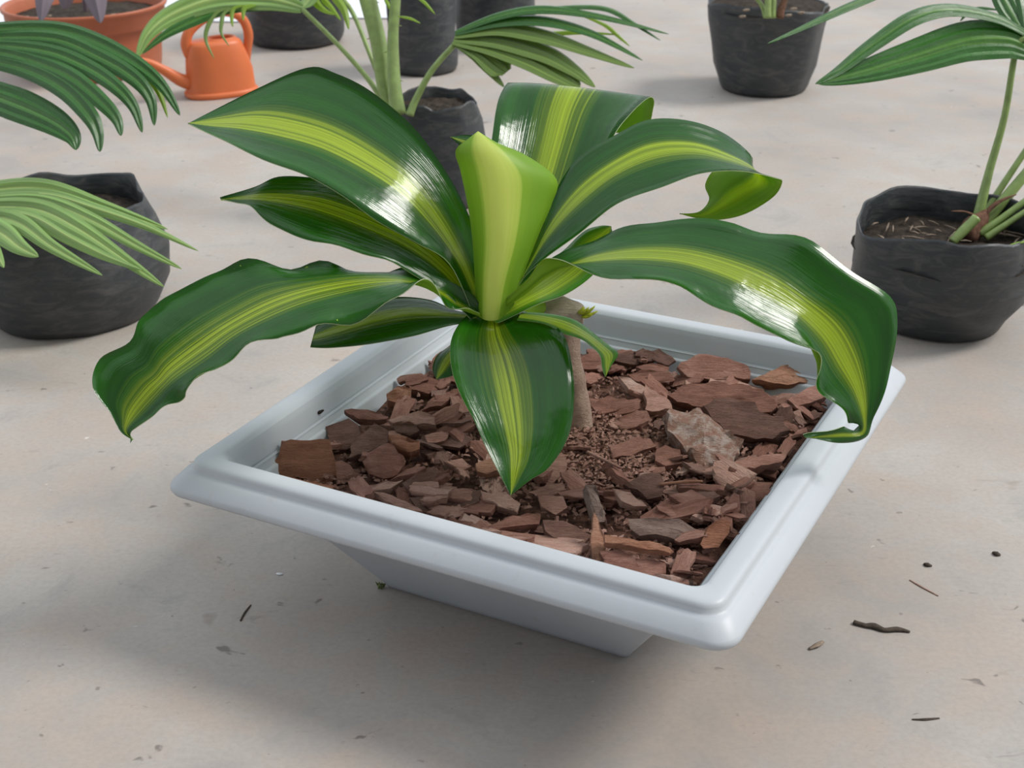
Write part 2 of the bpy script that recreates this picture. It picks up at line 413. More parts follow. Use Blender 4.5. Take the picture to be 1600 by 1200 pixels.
sp([(606,655),(655,642),(678,650),(682,664),(640,660),(612,662)], .132, (0,-.2,.97), .008, M_bark_pale, 'pale pinkish bark flake right of the long splinter, left part of mulch', 9)
sp([(614,664),(650,662),(656,674),(640,680),(618,676)], .127, (0,-.3,.95), .007, M_bark_dark, 'smooth brown bark flake tucked below the pale pinkish flake', 10)
sp([(664,680),(690,672),(702,676),(694,690),(668,692)], .127, (.1,-.25,.95), .006, M_bark, 'oval bark flake in front of the small chips near the front leaf', 11)
sp([(693,722),(722,716),(738,730),(715,734)], .127, (0,-.2,.97), .005, M_bark_pale, 'thin grey oval bark flake left of the orange chip by the front leaf', 12)
sp([(742,724),(760,716),(782,718),(784,734),(760,740),(745,736)], .130, (0,-.35,.93), .008, M_bark_orange, 'orange bark chip half hidden by the drooping front leaf', 13)
sp([(832,720),(862,706),(886,714),(884,738),(862,756),(842,752),(835,738)], .130, (.1,-.35,.93), .008, M_bark_pale, 'pinkish pale bark chip just right of the front leaf tip', 14)
sp([(752,768),(790,768),(812,786),(808,800),(778,792),(756,780)], .127, (0,-.4,.9), .007, M_bark_pale, 'ridged pale bark piece directly below the front leaf tip', 15)
sp([(430,740),(470,748),(520,758),(516,770),(470,765),(440,752)], .126, (0,-.25,.95), .007, M_bark_orange, 'fibrous light brown bark strip at the left end of the front rim', 16)
sp([(556,762),(605,753),(632,750),(610,764),(580,768)], .128, (0,-.25,.96), .005, M_bark_pale, 'pale pointed bark flake near the front rim, left of centre', 17)
sp([(632,752),(685,753),(688,762),(650,764)], .128, (0,-.25,.96), .006, M_bark_pale, 'flat oblong pale bark flake near the front rim', 18)
sp([(584,770),(600,768),(660,795),(660,800),(640,799),(610,785)], .127, (0,-.3,.95), .006, M_bark_pale, 'long pointed bark splinter lying diagonally by the front rim', 19)
sp([(510,766),(600,770),(612,788),(540,780)], .119, (0,-.3,.95), .007, M_bark, 'broad flat bark strip partly under the diagonal splinter by the front rim', 20)
sp([(632,808),(700,808),(736,814),(758,830),(750,836),(700,826)], .122, (0,-.45,.9), .010, M_bark, 'thick brown bark slab wedged against the front rim, left of centre', 21)
sp([(605,762),(680,758),(752,768),(770,788),(720,782),(650,772)], .124, (0,-.3,.95), .006, M_bark, 'long wavy bark strip running behind the front rim', 22)
sp([(764,822),(800,805),(846,800),(842,818),(800,824),(760,832)], .126, (0,-.35,.93), .008, M_bark, 'bark slab with a pale broken edge near the middle of the front rim', 23)
sp([(756,834),(800,830),(850,838),(862,852),(830,862),(780,852)], .118, (0,-.5,.87), .008, M_bark, 'curved brown bark piece against the middle of the front rim', 24)
sp([(845,812),(880,814),(925,836),(910,852),(872,846),(850,830)], .124, (.05,-.4,.9), .007, M_bark_dark, 'dark smooth bark slab left of the upright fibrous splinter', 25)
sp([(915,758),(930,758),(945,800),(944,815),(934,816),(922,790)], .133, (.3,-.55,.75), .010, M_bark_grey, 'grey weathered stick of bark standing askew in the front mulch', 26, bulge=.6)
sp([(840,772),(880,775),(886,792),(868,802),(846,790)], .130, (0,-.35,.93), .006, M_bark_pale, 'ruffled bark flake between the front leaf tip and the grey stick', 27)
sp([(958,762),(985,770),(1012,790),(990,790),(970,784)], .132, (.1,-.25,.95), .006, M_bark_pale, 'light tan bark flake with a raised edge, right of the grey stick', 28)
sp([(975,755),(1005,738),(1030,740),(1040,752),(1034,778),(1012,778)], .129, (.1,-.3,.93), .007, M_bark_dark, 'greyish bark slab lying behind the light tan flake', 29)
sp([(942,836),(955,838),(1030,848),(1052,858),(1050,864),(1000,856),(946,848)], .134, (.05,-.4,.9), .007, M_bark_orange, 'fibrous orange brown splinter with a frayed pale end', 30)
sp([(928,800),(936,812),(948,850),(944,874),(930,880),(924,850)], .131, (.2,-.6,.75), .006, M_bark_orange, 'upright torn bark fibre near the front right of the mulch', 31)
sp([(936,862),(970,858),(992,872),(998,886),(1006,902),(970,910),(945,886)], .121, (.05,-.6,.8), .008, M_bark, 'smooth reddish bark plate leaning against the front rim by the right corner', 32)
sp([(990,874),(1020,872),(1040,880),(1042,896),(1020,914),(1000,906)], .117, (.1,-.6,.8), .008, M_bark, 'reddish bark plate nearest the right front corner, half in shade', 33)
sp([(985,810),(1010,808),(1060,812),(1098,830),(1100,842),(1060,842),(1000,834),(985,824)], .126, (.1,-.35,.93), .010, M_bark_grey, 'rough bark slab with grey weathered face near the front right corner', 34, bulge=.5, rough=.003)
sp([(1095,850),(1106,822),(1120,812),(1142,815),(1140,832),(1124,856),(1100,857)], .129, (.3,-.6,.75), .005, M_bark_orange, 'leaf-shaped rust coloured chip leaning on the right inner wall', 35)
sp([(1138,782),(1148,768),(1156,772),(1158,796),(1146,812),(1132,808)], .126, (.4,-.5,.8), .007, M_bark, 'narrow bark chip standing beside the right inner wall above the rust chip', 36)
sp([(1080,806),(1102,788),(1126,790),(1124,804),(1100,812)], .128, (.2,-.3,.93), .006, M_bark_pale, 'tan bark chip in front of the right inner wall', 37)
sp([(1045,772),(1080,766),(1114,782),(1092,792),(1070,788)], .130, (.1,-.2,.96), .007, M_bark, 'striated bark splinter in the right part of the mulch', 38)
sp([(1024,790),(1050,792),(1078,812),(1050,808),(1030,798)], .127, (0,-.3,.95), .006, M_bark, 'pointed bark sliver in front of the striated splinter', 39)
sp([(1038,640),(1062,638),(1100,640),(1116,656),(1150,682),(1160,690),(1152,712),(1130,730),(1100,728),(1078,712),(1060,690),(1044,668)], .133, (.1,-.35,.93), .016, M_bark_lichen, 'big craggy bark nugget crusted with pale grey lichen, right of the trunk', 40, bulge=.5, rough=.004)
sp([(1046,616),(1062,604),(1110,596),(1160,600),(1200,612),(1216,634),(1208,646),(1180,648),(1120,642),(1060,628)], .131, (0,-.4,.9), .012, M_bark, 'largest flat brown bark slab at the back right of the planter', 41)
sp([(1096,632),(1130,620),(1180,628),(1186,642),(1222,652),(1232,672),(1216,684),(1170,684),(1135,672),(1110,655)], .136, (.05,-.45,.87), .011, M_bark_dark, 'broad smooth bark slab lying in front of the largest slab at the back right', 42)
sp([(1056,572),(1092,551),(1128,556),(1168,572),(1176,592),(1120,592),(1075,590)], .131, (0,-.55,.83), .012, M_bark, 'layered dark red bark block against the back wall of the planter', 43)
sp([(1176,592),(1222,572),(1250,566),(1288,576),(1280,596),(1230,602)], .131, (0,-.5,.85), .012, M_bark_orange, 'rusty bark block in the back right corner of the planter', 44)
sp([(1216,634),(1262,606),(1298,600),(1292,620),(1250,634),(1224,640)], .130, (.2,-.3,.93), .008, M_bark, 'long bark splinter pointing into the back right corner', 45)
sp([(980,584),(1002,578),(1050,582),(1054,594),(1020,600),(990,596)], .128, (0,-.35,.93), .009, M_bark, 'flat bark chip at the back, right of the trunk', 46)
sp([(994,572),(1020,568),(1046,572),(1042,584),(1010,582)], .127, (0,-.3,.95), .008, M_bark, 'small bark chip against the back wall right of the trunk', 47)
sp([(958,552),(990,546),(1022,550),(1022,564),(985,570),(960,562)], .129, (0,-.4,.9), .010, M_bark_dark, 'brown bark slab against the back wall behind the small right leaf', 48)
sp([(905,560),(950,542),(960,556),(945,575),(910,578)], .127, (0,-.35,.93), .010, M_bark, 'bark slab behind the trunk against the back wall', 49)
sp([(966,588),(985,592),(1010,606),(1006,618),(985,612)], .131, (0,-.3,.95), .006, M_bark_pale, 'pale curled bark flake right of the trunk', 50)
sp([(1008,602),(1040,620),(1052,640),(1030,642),(1008,640)], .131, (.1,-.2,.97), .008, M_bark_pale, 'pale ragged bark chip between the trunk and the lichen nugget', 51)
sp([(920,632),(950,620),(975,624),(972,640),(935,648)], .129, (0,-.2,.97), .007, M_bark, 'bark flake lying right beside the trunk', 52)
sp([(1140,724),(1170,714),(1230,708),(1222,722),(1180,730),(1148,736)], .131, (.1,-.2,.97), .007, M_bark, 'long bark chip resting on the right inner ledge of the planter', 53)
sp([(1024,702),(1040,694),(1062,704),(1068,722),(1040,728),(1022,720)], .129, (0,-.2,.97), .010, M_bark, 'rounded bark lump at the left foot of the lichen nugget', 54)
sp([(676,560),(690,548),(700,566),(694,586),(678,588)], .130, (.2,-.6,.8), .008, M_bark_orange, 'orange bark chip in the shaded left back corner by the low leaf', 55)
sp([(640,592),(690,590),(700,604),(670,614),(640,608)], .127, (0,-.3,.95), .010, M_bark, 'bark chip behind the crumbled orange knob', 56)
sp([(660,640),(676,622),(716,606),(718,612),(690,634)], .131, (0,-.25,.95), .006, M_bark, 'narrow bark splinter pointing at the front leaf, left of the trunk', 57)
# stray twigs in the mulch
def twig(name, path, r, mat, label, cat='twig', bump=.3):
    vs, fs = tube(path, r, 7, 4, True, .8, bump)
    return tag(mesh(name, vs, fs, mat), label, cat)
twig('twig', [atz(918, 706, .134), atz(945, 719, .135), atz(970, 731, .133)], [.0016, .0019, .0013], M_bark_pale, 'thin pale straight twig lying on the crumbs right of the front leaf')
twig('twig', [atz(1030, 757, .134), atz(1065, 753, .135), atz(1098, 752, .135)], [.0015, .002, .0012], M_bark_orange, 'thin tan twig near the greyish slab in the right part of the mulch')
twig('twig', [atz(1180, 742, .133), atz(1165, 758, .134), atz(1140, 765, .132)], [.0012, .0014, .001], M_bark_dark, 'dark wiry twig by the right inner wall')

# ---- the plain chips that fill the bed
variants = []
for k in range(16):
    rnd = random.Random(100+k); L = rnd.uniform(.028, .052); Wd = L*rnd.uniform(.28, .66)
    vs, fs = slab(rough_outline(L, Wd, rnd), rnd.uniform(.003, .007), .001, 100+k)
    me = bpy.data.meshes.new('bark_chip'); me.from_pydata(vs, [], fs); variants.append(me)
    me.materials.append((M_bark, M_bark, M_bark, M_bark_dark, M_bark_pale)[k % 5]); soften(me)
LANDM = []
for q, nm in ((1, 'the squarish slab'), (5, 'the round dark slab'), (6, 'the orange nugget'), (7, 'the crumbled orange knob'), (9, 'the pale pinkish flake'), (11, 'the oval flake'), (13, 'the orange chip by the front leaf'),
              (15, 'the ridged pale piece'), (18, 'the flat oblong flake'), (21, 'the thick front rim slab'), (24, 'the curved front piece'), (25, 'the dark smooth slab'), (26, 'the grey weathered stick'),
              (28, 'the light tan flake'), (30, 'the frayed orange splinter'), (32, 'the smooth reddish plate'), (34, 'the rough grey faced slab'), (35, 'the leaf-shaped rust chip'), (38, 'the striated splinter'),
              (40, 'the lichen nugget'), (41, 'the largest flat slab'), (43, 'the dark red block'), (44, 'the rusty corner block'), (46, 'the flat chip right of the trunk'), (48, 'the slab behind the small leaf'),
              (50, 'the pale curled flake'), (53, 'the long chip on the right ledge'), (55, 'the shaded orange chip'), (57, 'the narrow splinter left of the trunk')):
    l_ = SPEC[q-1][2].matrix_world.translation; LANDM.append((l_.x, l_.y, nm))
rnd = random.Random(5); placed = []; count = 0; tries = 0
while count < 240 and tries < 20000:
    tries += 1
    x, y = rnd.uniform(-.187, .187), rnd.uniform(-.187, .187)
    if rnd.random() < .22: x = rnd.uniform(.165, .187)
    elif rnd.random() < .12: y = rnd.choice((-1, 1))*rnd.uniform(.168, .187)
    fine_zone = (x-.05)**2+(y-.0)**2 < .05**2
    if fine_zone and rnd.random() < .75: continue
    p = pl(x, y, 0); low = count < 120
    s = rnd.uniform(.6, 1.15)*(1.1 if low else .85)
    if any((q[0]-x)**2+(q[1]-y)**2 < (.0115 if low else .0095)**2 and q[2] == low for q in placed): continue
    if (p.x-trunk_base.x)**2+(p.y-trunk_base.y)**2 < .028**2: continue
    if any((p.x-SPEC[q-1][2].location.x)**2+(p.y-SPEC[q-1][2].location.y)**2 < r_*r_ for q, r_ in ((1, .036), (40, .036), (41, .026), (42, .028), (43, .022), (5, .017), (6, .014), (35, .018), (30, .018), (34, .024), (21, .014), (32, .016), (26, .014), (19, .014), (28, .012))): continue
    placed.append((x, y, low)); count += 1
    edge = max(abs(x), abs(y))
    if edge > .170: s *= .8
    z = mulch_z(x, y)+(.000 if low else .006)+rnd.uniform(0, .005)
    o = bpy.data.objects.new('bark_chip', variants[rnd.randrange(16)]); COL.objects.link(o)
    o.location = (p.x, p.y, z); o.scale = (s, s, s)
    o.rotation_euler = (rnd.gauss(0, .30)+(.2 if rnd.random() < .5 else 0), rnd.gauss(0, .26), PT*rnd.random()+rnd.choice((0, .25, -.3, 1.2, 2.6))+rnd.gauss(0, .5))
    vm = o.data.materials[0]
    tone = 'dark' if vm == M_bark_dark else 'pale' if vm == M_bark_pale else 'reddish'
    sz = max(o.data.vertices[i].co.length for i in range(len(o.data.vertices)))*2*s
    size = 'large' if sz > .042 else 'small' if sz < .028 else 'medium'
    best = min(LANDM, key=lambda q: (q[0]-o.location.x)**2+(q[1]-o.location.y)**2)
    dx, dy = o.location.x-best[0], o.location.y-best[1]
    w = ('right of', 'behind and right of', 'behind', 'behind and left of', 'left of', 'in front and left of', 'in front of', 'in front and right of')[int(round(math.degrees(math.atan2(dy, dx))/45)) % 8]
    tag(o, '%s %s bark chip %s %s' % (size, tone, w, best[2]), 'bark chip', CHIPG)
# ---- crumbs
vs, fs = [], []; rnd = random.Random(9)
for i in range(5200):
    if i < 2600:
        x, y = rnd.gauss(.045, .042), rnd.gauss(-.005, .04)
    else: x, y = rnd.uniform(-.183, .183), rnd.uniform(-.183, .183)
    if max(abs(x), abs(y)) > .184: continue
    p = pl(x, y, 0)
    z = mulch_z(x, y)+(.004 if i < 2600 else .001)+rnd.uniform(-.002, .004)
    L, w, h = rnd.uniform(.0012, .0055), rnd.uniform(.0008, .0024), rnd.uniform(.0005, .0014)
    R = Matrix.Rotation(rnd.uniform(0, 6.28), 3, 'Z') @ Matrix.Rotation(rnd.gauss(0, .35), 3, 'X') @ Matrix.Rotation(rnd.gauss(0, .35), 3, 'Y')
    o = len(vs); c = Vector((p.x, p.y, z))
    for q in ((-L, -w*.4, -h), (L*.8, -w, -h), (L, w*.5, -h), (-L*.7, w, -h), (-L*.5, 0, h), (L*.5, 0, h)):
        vs.append(c+R @ Vector(q))
    for f in ((0, 1, 5, 4), (1, 2, 5), (2, 3, 4, 5), (3, 0, 4)): fs.append(tuple(o+k for k in f))
tag(mesh('bark_crumbs', vs, fs, M_bark_pale, smooth=False), 'crumbled reddish bark bits scattered between the chips around the trunk', 'bark crumbs', kind='stuff')

# ================================================================== DRACAENA
drac = thing('striped_corn_plant', 'corn plant with broad glossy yellow-striped green leaves, growing in the grey square planter', 'plant', trunk_base)
tb = trunk_base
def leaf(stations, s, mat, ripple=0., nu=None, nv=12, under=None, thick=.0011, name='leaf', label=None, seed=0, chan=0.):
    Mp, A, B = [], [], []
    for st in stations:
        mx, my, d = st[:3]; Mp.append(at(mx, my, d))
        if len(st) > 3:
            ax, ay, ad, bx, by, bd = st[3:]; A.append(at(ax, ay, d+ad)); B.append(at(bx, by, d+bd))
        else: A.append(Mp[-1].copy()); B.append(Mp[-1].copy())
    n = len(stations); nu = nu or (n-1)*6
    if chan:                                                      # sink the midrib: the blade is a shallow channel
        wm = max((A[i]-B[i]).length for i in range(n)); off = []
        for i in range(n):
            T = Mp[min(i+1, n-1)]-Mp[max(i-1, 0)]; nn = T.cross(A[i]-B[i])*s
            off.append(nn.normalized()*chan*((A[i]-B[i]).length/wm) if nn.length > 1e-9 else Vector((0, 0, 0)))
        Mp = [p-o for p, o in zip(Mp, off)]
    P = []; U = []; L = 0; prev = None
    for i in range(nu+1):
        t = i/nu*(n-1)*.99999
        m_, a_, b_ = cr(Mp, t), cr(A, t), cr(B, t)
        if prev is not None: L += (m_-prev).length
        prev = m_; U.append(L)
        row = []
        for j in range(nv+1):
            v = -1+2*j/nv
            row.append(m_+(b_-a_)*(v/2)+((a_+b_)/2-m_)*v*v)
        P.append(row)
    Nn = []
    for i in range(nu+1):
        row = []
        for j in range(nv+1):
            du = P[min(i+1, nu)][j]-P[max(i-1, 0)][j]; dv = P[i][max(j-1, 0)]-P[i][min(j+1, nv)]
            nn = du.cross(dv)*s
            row.append(nn.normalized() if nn.length > 1e-12 else Vector((0, 0, 1)))
        Nn.append(row)
    if ripple:
        for i in range(nu+1):
            for j in range(nv+1):
                v = abs(-1+2*j/nv); k = max(0, v-.45)/.55
                sd_ = 1 if j < nv/2 else 4.7
                P[i][j] = P[i][j]+Nn[i][j]*(ripple*k*k*noise.noise(Vector((U[i]*32, sd_, seed+.5))))
    vs, uv = [], []
    for sgn in (1, -1):
        for i in range(nu+1):
            for j in range(nv+1):
                v = abs(-1+2*j/nv)
                vs.append(P[i][j]+Nn[i][j]*(sgn*thick*.5*(1-.45*v**4))); uv.append((U[i]+seed, j/nv))
    fs, mi = [], []; w = nv+1; o = (nu+1)*w
    for i in range(nu):
        for j in range(nv):
            q = (i*w+j, i*w+j+1, (i+1)*w+j+1, (i+1)*w+j)
            if s < 0: fs.append(q[::-1]); fs.append(tuple(o+k for k in q))
            else: fs.append(q); fs.append(tuple(o+k for k in q[::-1]))
            mi += [0, 1]
    for i in range(nu):
        for j in (0, nv):
            fs.append((i*w+j, (i+1)*w+j, o+(i+1)*w+j, o+i*w+j)); mi.append(2)
    for j in range(nv):
        fs.append((nu*w+j, nu*w+j+1, o+nu*w+j+1, o+nu*w+j)); mi.append(2)
    ob = mesh(name, vs, fs, [mat, under or M_under, M_edge], drac, True, mi, uv)
    if label: ob['label'] = label
    return ob
leaf([(752,474,1.195, 764,448,.008, 738,488,-.006), (726,405,1.185, 742,362,.016, 702,412,-.014), (686,338,1.175, 719,308,.020, 648,378,-.020),
      (640,282,1.168, 690,258,.025, 590,346,-.025), (578,238,1.165, 645,198,.028, 535,306,-.026), (512,204,1.165, 580,143,.028, 478,274,-.026),
      (445,184,1.168, 525,115,.028, 412,250,-.026), (385,176,1.178, 480,106,.024, 355,222,-.020), (335,183,1.190, 395,142,.014, 320,206,-.010), (294,193,1.200)],
     -1, M_leaf, .0, seed=1, chan=.010, label='largest upper left leaf with a broad white sheen')
leaf([(750,490,1.193, 764,474,.008, 734,498,-.006), (705,425,1.185, 735,410,.015, 690,455,-.015), (650,378,1.178, 690,350,.022, 625,415,-.020),
      (580,342,1.170, 620,310,.024, 555,395,-.022), (510,315,1.167, 545,286,.024, 480,375,-.022), (455,305,1.168, 490,277,.022, 430,347,-.018),
      (405,304,1.170, 435,276,.014, 395,322,-.010), (375,307,1.175, 398,292,.008, 370,317,-.006), (345,312,1.180)],
     -1, M_leaf_b, .006, seed=2, chan=.006, label='pointed left leaf below the largest one')
leaf([(755,495,1.190, 760,488,.004, 750,490,-.006), (716,473,1.178, 722,460,.010, 713,484,-.008), (688,455,1.165, 692,438,.012, 694,466,-.008),
      (648,438,1.155, 645,417,.018, 662,434,-.026), (610,433,1.148, 600,415,.020, 617,456,-.028), (550,437,1.140, 540,417,.020, 555,488,-.026),
      (480,450,1.130, 455,417,.022, 485,511,-.024), (420,470,1.124, 376,408,.022, 432,523,-.020), (360,502,1.120, 318,430,.020, 376,546,-.014),
      (312,535,1.117, 256,461,.016, 338,582,-.012), (265,571,1.116, 217,496,.012, 293,606,-.010), (246,592,1.117, 200,533,.011, 277,615,-.008), (228,610,1.118, 152,560,.010, 262,627,-.006),
      (205,640,1.121, 145,605,.006, 243,650,-.004), (196,662,1.123, 172,645,.003, 213,667,-.003), (196,675,1.124, 188,674,.001, 204,677,-.001), (208,687,1.124)],
     -1, M_leaf, .015, seed=3, chan=.005, label='long wavy lower left leaf arching down over the floor')
leaf([(745,497,1.195, 748,490,.004, 742,503,-.004), (705,492,1.188, 712,486,.008, 700,510,-.008), (650,488,1.182, 672,468,.018, 650,524,-.014),
      (600,494,1.178, 625,464,.020, 600,534,-.016), (550,508,1.174, 570,474,.018, 550,541,-.014), (510,521,1.172, 525,492,.014, 512,544,-.010), (489,528,1.171, 494,511,.010, 485,543,-.006)],
     -1, M_leaf_b, .001, seed=4, label='short left leaf with a cut blunt end')
leaf([(770,482,1.20, 748,482,.010, 800,482,.010), (772,502,1.172, 722,500,.012, 846,496,.015), (782,532,1.147, 705,532,.014, 880,522,.016),
      (793,576,1.127, 705,575,.016, 894,572,.018), (801,621,1.116, 720,617,.014, 897,625,.018), (807,666,1.110, 741,657,.012, 888,682,.016),
      (808,710,1.108, 758,697,.010, 858,730,.010), (804,745,1.108, 778,736,.004, 828,750,.005), (798,774,1.110)],
     -1, M_leaf, .0015, seed=5.3, chan=.020, label='broad front leaf drooping towards the viewer, with white sheen')
leaf([(812,494,1.190, 815,488,.004, 808,500,-.003), (850,500,1.180, 862,491,.008, 850,506,-.004), (885,511,1.172, 900,501,.010, 880,521,-.006),
      (915,526,1.168, 930,523,.010, 908,530,-.004), (938,544,1.165, 953,541,.008, 926,543,-.004), (949,556,1.163, 966,553,.004, 938,557,-.006),
      (949,572,1.162, 956,570,.002, 941,576,-.004), (946,589,1.162)], 1, M_leaf_y, 0, seed=6, nv=8, label='small pale leaf in front of the trunk, folded down at its tip')
leaf([(750,508,1.205, 745,503,.0, 756,512,0), (722,535,1.200, 703,540,.010, 738,555,-.005), (700,562,1.195, 683,556,.008, 722,580,-.005),
      (688,582,1.193, 676,576,.004, 702,589,-.003), (682,593,1.193)], -1, M_leaf_b, 0, seed=7, nv=8, label='low leaf half hidden behind the front leaf')
leaf([(752,500,1.222, 740,492,.0, 760,508,0), (738,484,1.228, 721,476,.0, 748,497,0), (728,468,1.236, 722,462,0, 738,470,0), (724,456,1.24)], -1, M_leaf_b, 0, seed=7.7, nv=6)
leaf([(770,497,1.190, 776,478,.008, 778,504,-.005), (815,470,1.200, 812,446,.015, 835,479,-.008), (855,448,1.215, 846,420,.020, 880,462,-.008),
      (895,420,1.230, 880,392,.020, 924,432,-.006), (925,390,1.245, 915,360,.020, 950,396,-.004), (944,370,1.255, 938,352,.010, 958,372,-.002), (955,354,1.260)],
     1, M_leaf_y, .002, seed=8, label='short right leaf with bright green rib, partly behind the long right leaf')
leaf([(790,478,1.190, 792,470,.006, 785,472,-.006), (825,450,1.170, 835,438,.012, 824,436,-.010), (852,428,1.158, 860,405,.015, 845,408,-.015),
      (888,407,1.148, 897,385,.020, 870,404,-.020), (938,394,1.140, 945,366,.022, 930,423,-.020), (1000,388,1.132, 1010,350,.024, 1005,434,-.022),
      (1070,392,1.127, 1090,344,.026, 1075,448,-.022), (1140,411,1.123, 1175,357,.026, 1140,481,-.020), (1203,440,1.121, 1255,374,.024, 1200,518,-.016),
      (1256,475,1.122, 1325,427,.020, 1262,546,-.010), (1300,517,1.125, 1390,462,.014, 1278,577,-.006), (1328,565,1.130, 1402,508,.010, 1285,612,-.004),
      (1346,612,1.136, 1388,590,.006, 1318,642,-.002), (1352,655,1.143, 1364,650,.003, 1338,664,-.002), (1346,677,1.146, 1355,684,.002, 1337,669,.002),
      (1310,680,1.140, 1313,692,.002, 1309,668,-.002), (1258,684,1.135)],
     1, M_leaf, .010, seed=9, chan=.009, nv=14, label='long right leaf arching over the planter rim with a curled tip')
leaf([(795,470,1.200, 800,462,.010, 790,480,-.005), (825,410,1.200, 835,385,.020, 815,438,-.012), (858,350,1.200, 868,300,.022, 850,405,-.018),
      (905,297,1.203, 905,245,.025, 905,365,-.022), (960,256,1.210, 960,212,.028, 965,318,-.024), (1020,230,1.218, 1015,187,.028, 1035,292,-.024),
      (1085,226,1.228, 1082,190,.028, 1095,271,-.024), (1142,242,1.240, 1140,214,.030, 1158,267,-.022), (1186,264,1.256, 1176,252,.028, 1212,278,-.020),
      (1184,286,1.268, 1122,262,.020, 1222,285,-.016), (1156,304,1.274, 1102,288,.012, 1207,309,-.012), (1128,322,1.272, 1108,312,.006, 1160,336,-.008),
      (1098,337,1.268, 1092,331,.001, 1108,344,-.002), (1062,334,1.266)],
     1, M_leaf_c, 0, seed=10, chan=.005, nv=14, label='upper right leaf with white sheen and a curled-under yellow tip')
leaf([(800,455,1.225, 780,450,0, 820,450,0), (825,380,1.235, 775,350,-.005, 875,360,-.005), (845,300,1.250, 768,262,-.010, 930,280,-.008),
      (864,230,1.268, 771,198,-.012, 958,214,-.020), (880,172,1.290, 779,155,-.010, 984,179,-.020), (894,140,1.310, 791,131,0, 1017,151,0),
      (900,140,1.340, 800,134,.010, 1021,168,0), (906,168,1.365, 832,165,.0, 1002,205,0), (916,205,1.380)],
     1, M_leaf_c, .002, seed=11, nv=14, label='back leaf folded over at its top edge')
leaf([(768,501,1.185, 744,490,.012, 798,489,.012), (774,442,1.170, 742,430,.020, 817,430,.020), (785,380,1.160, 738,370,.022, 842,365,.025),
      (788,320,1.155, 731,320,.022, 862,318,.030), (784,272,1.152, 720,268,.020, 869,280,.030), (768,237,1.152, 712,236,.012, 822,243,.020),
      (752,214,1.157, 731,218,.006, 776,224,.008), (747,206,1.162)],
     -1, M_spike, 0, under=M_spike, seed=12, nv=14, name='young_leaf', label='upright yellow green young leaf glowing in the light')
leaf([(750,230,1.165, 752,214,.004, 748,244,0), (726,222,1.167, 729,211,.002, 727,234,0), (704,214,1.170)], -1, M_leaf, 0, nv=6, seed=13, name='leaf_tip', label='small dark curled tip of the young leaf')
# trunk
vs, fs = tube([Vector((tb.x+.004, tb.y, .100)), tb+Vector((.004, 0, .006)), tb+Vector((.001, 0, .04)), tb+Vector((-.004, 0, .075)), tb+Vector((-.007, .0, .096)), tb+Vector((-.009, 0, .110))],
              [.0175, .0160, .0130, .0120, .0130, .0125], 16, 7, True, 1., .22)
mesh('trunk', vs, fs, M_trunk, drac)
hd = 1.250
vs, fs = tube([at(822,480,hd), at(838,484,hd), at(870,489,hd), at(900,492,hd-.002), at(912,493,hd-.003)], [.010, .0145, .0150, .0125, .007], 16, 7, True, 1., .25)
mesh('cane_stump', vs, fs, M_stump, drac)
vs, fs = tube([at(850,488,hd), at(810,482,1.235), at(772,478,1.205), at(768,470,1.2)], [.012, .0125, .012, .010], 14, 6, True)
mesh('shoot_base', vs, fs, M_under, drac)
M_bud = flat('bud_yellow', (.42, .45, .03), .5, .3, 300)
bud = []
for (x0, y0, x1, y1, w) in ((905,490,912,479,.004), (908,490,930,478,.0035), (908,492,934,486,.0035), (906,492,926,492,.003), (904,490,920,480,.0035)):
    a = at(x0, y0, hd-.006); b = at(x1, y1, hd-.014)
    bud.append(tube([a, (a+b)/2+Vector((0, -.002, -.001)), b], [w*.8, w, .0006], 8, 4, True, .5))
vs, fs = join(bud); mesh('side_bud', vs, fs, M_bud, drac)['label'] = 'small yellow green side bud on the cane'
#@@REST
for k, (x, y, z, sz) in enumerate(((500, 644, .141, .0035), (548, 604, .142, .002), (560, 566, .152, .0018), (1196, 560, .132, .002))):
    c = atz(x, y, z); vs, fs = tube([c+Vector((-sz, 0, -sz*.4)), c, c+Vector((sz, .001, sz*.5))], [sz*.25, sz*.5, sz*.2], 6, 3)
    mesh('dirt_speck', vs, fs, M_soil, planter)

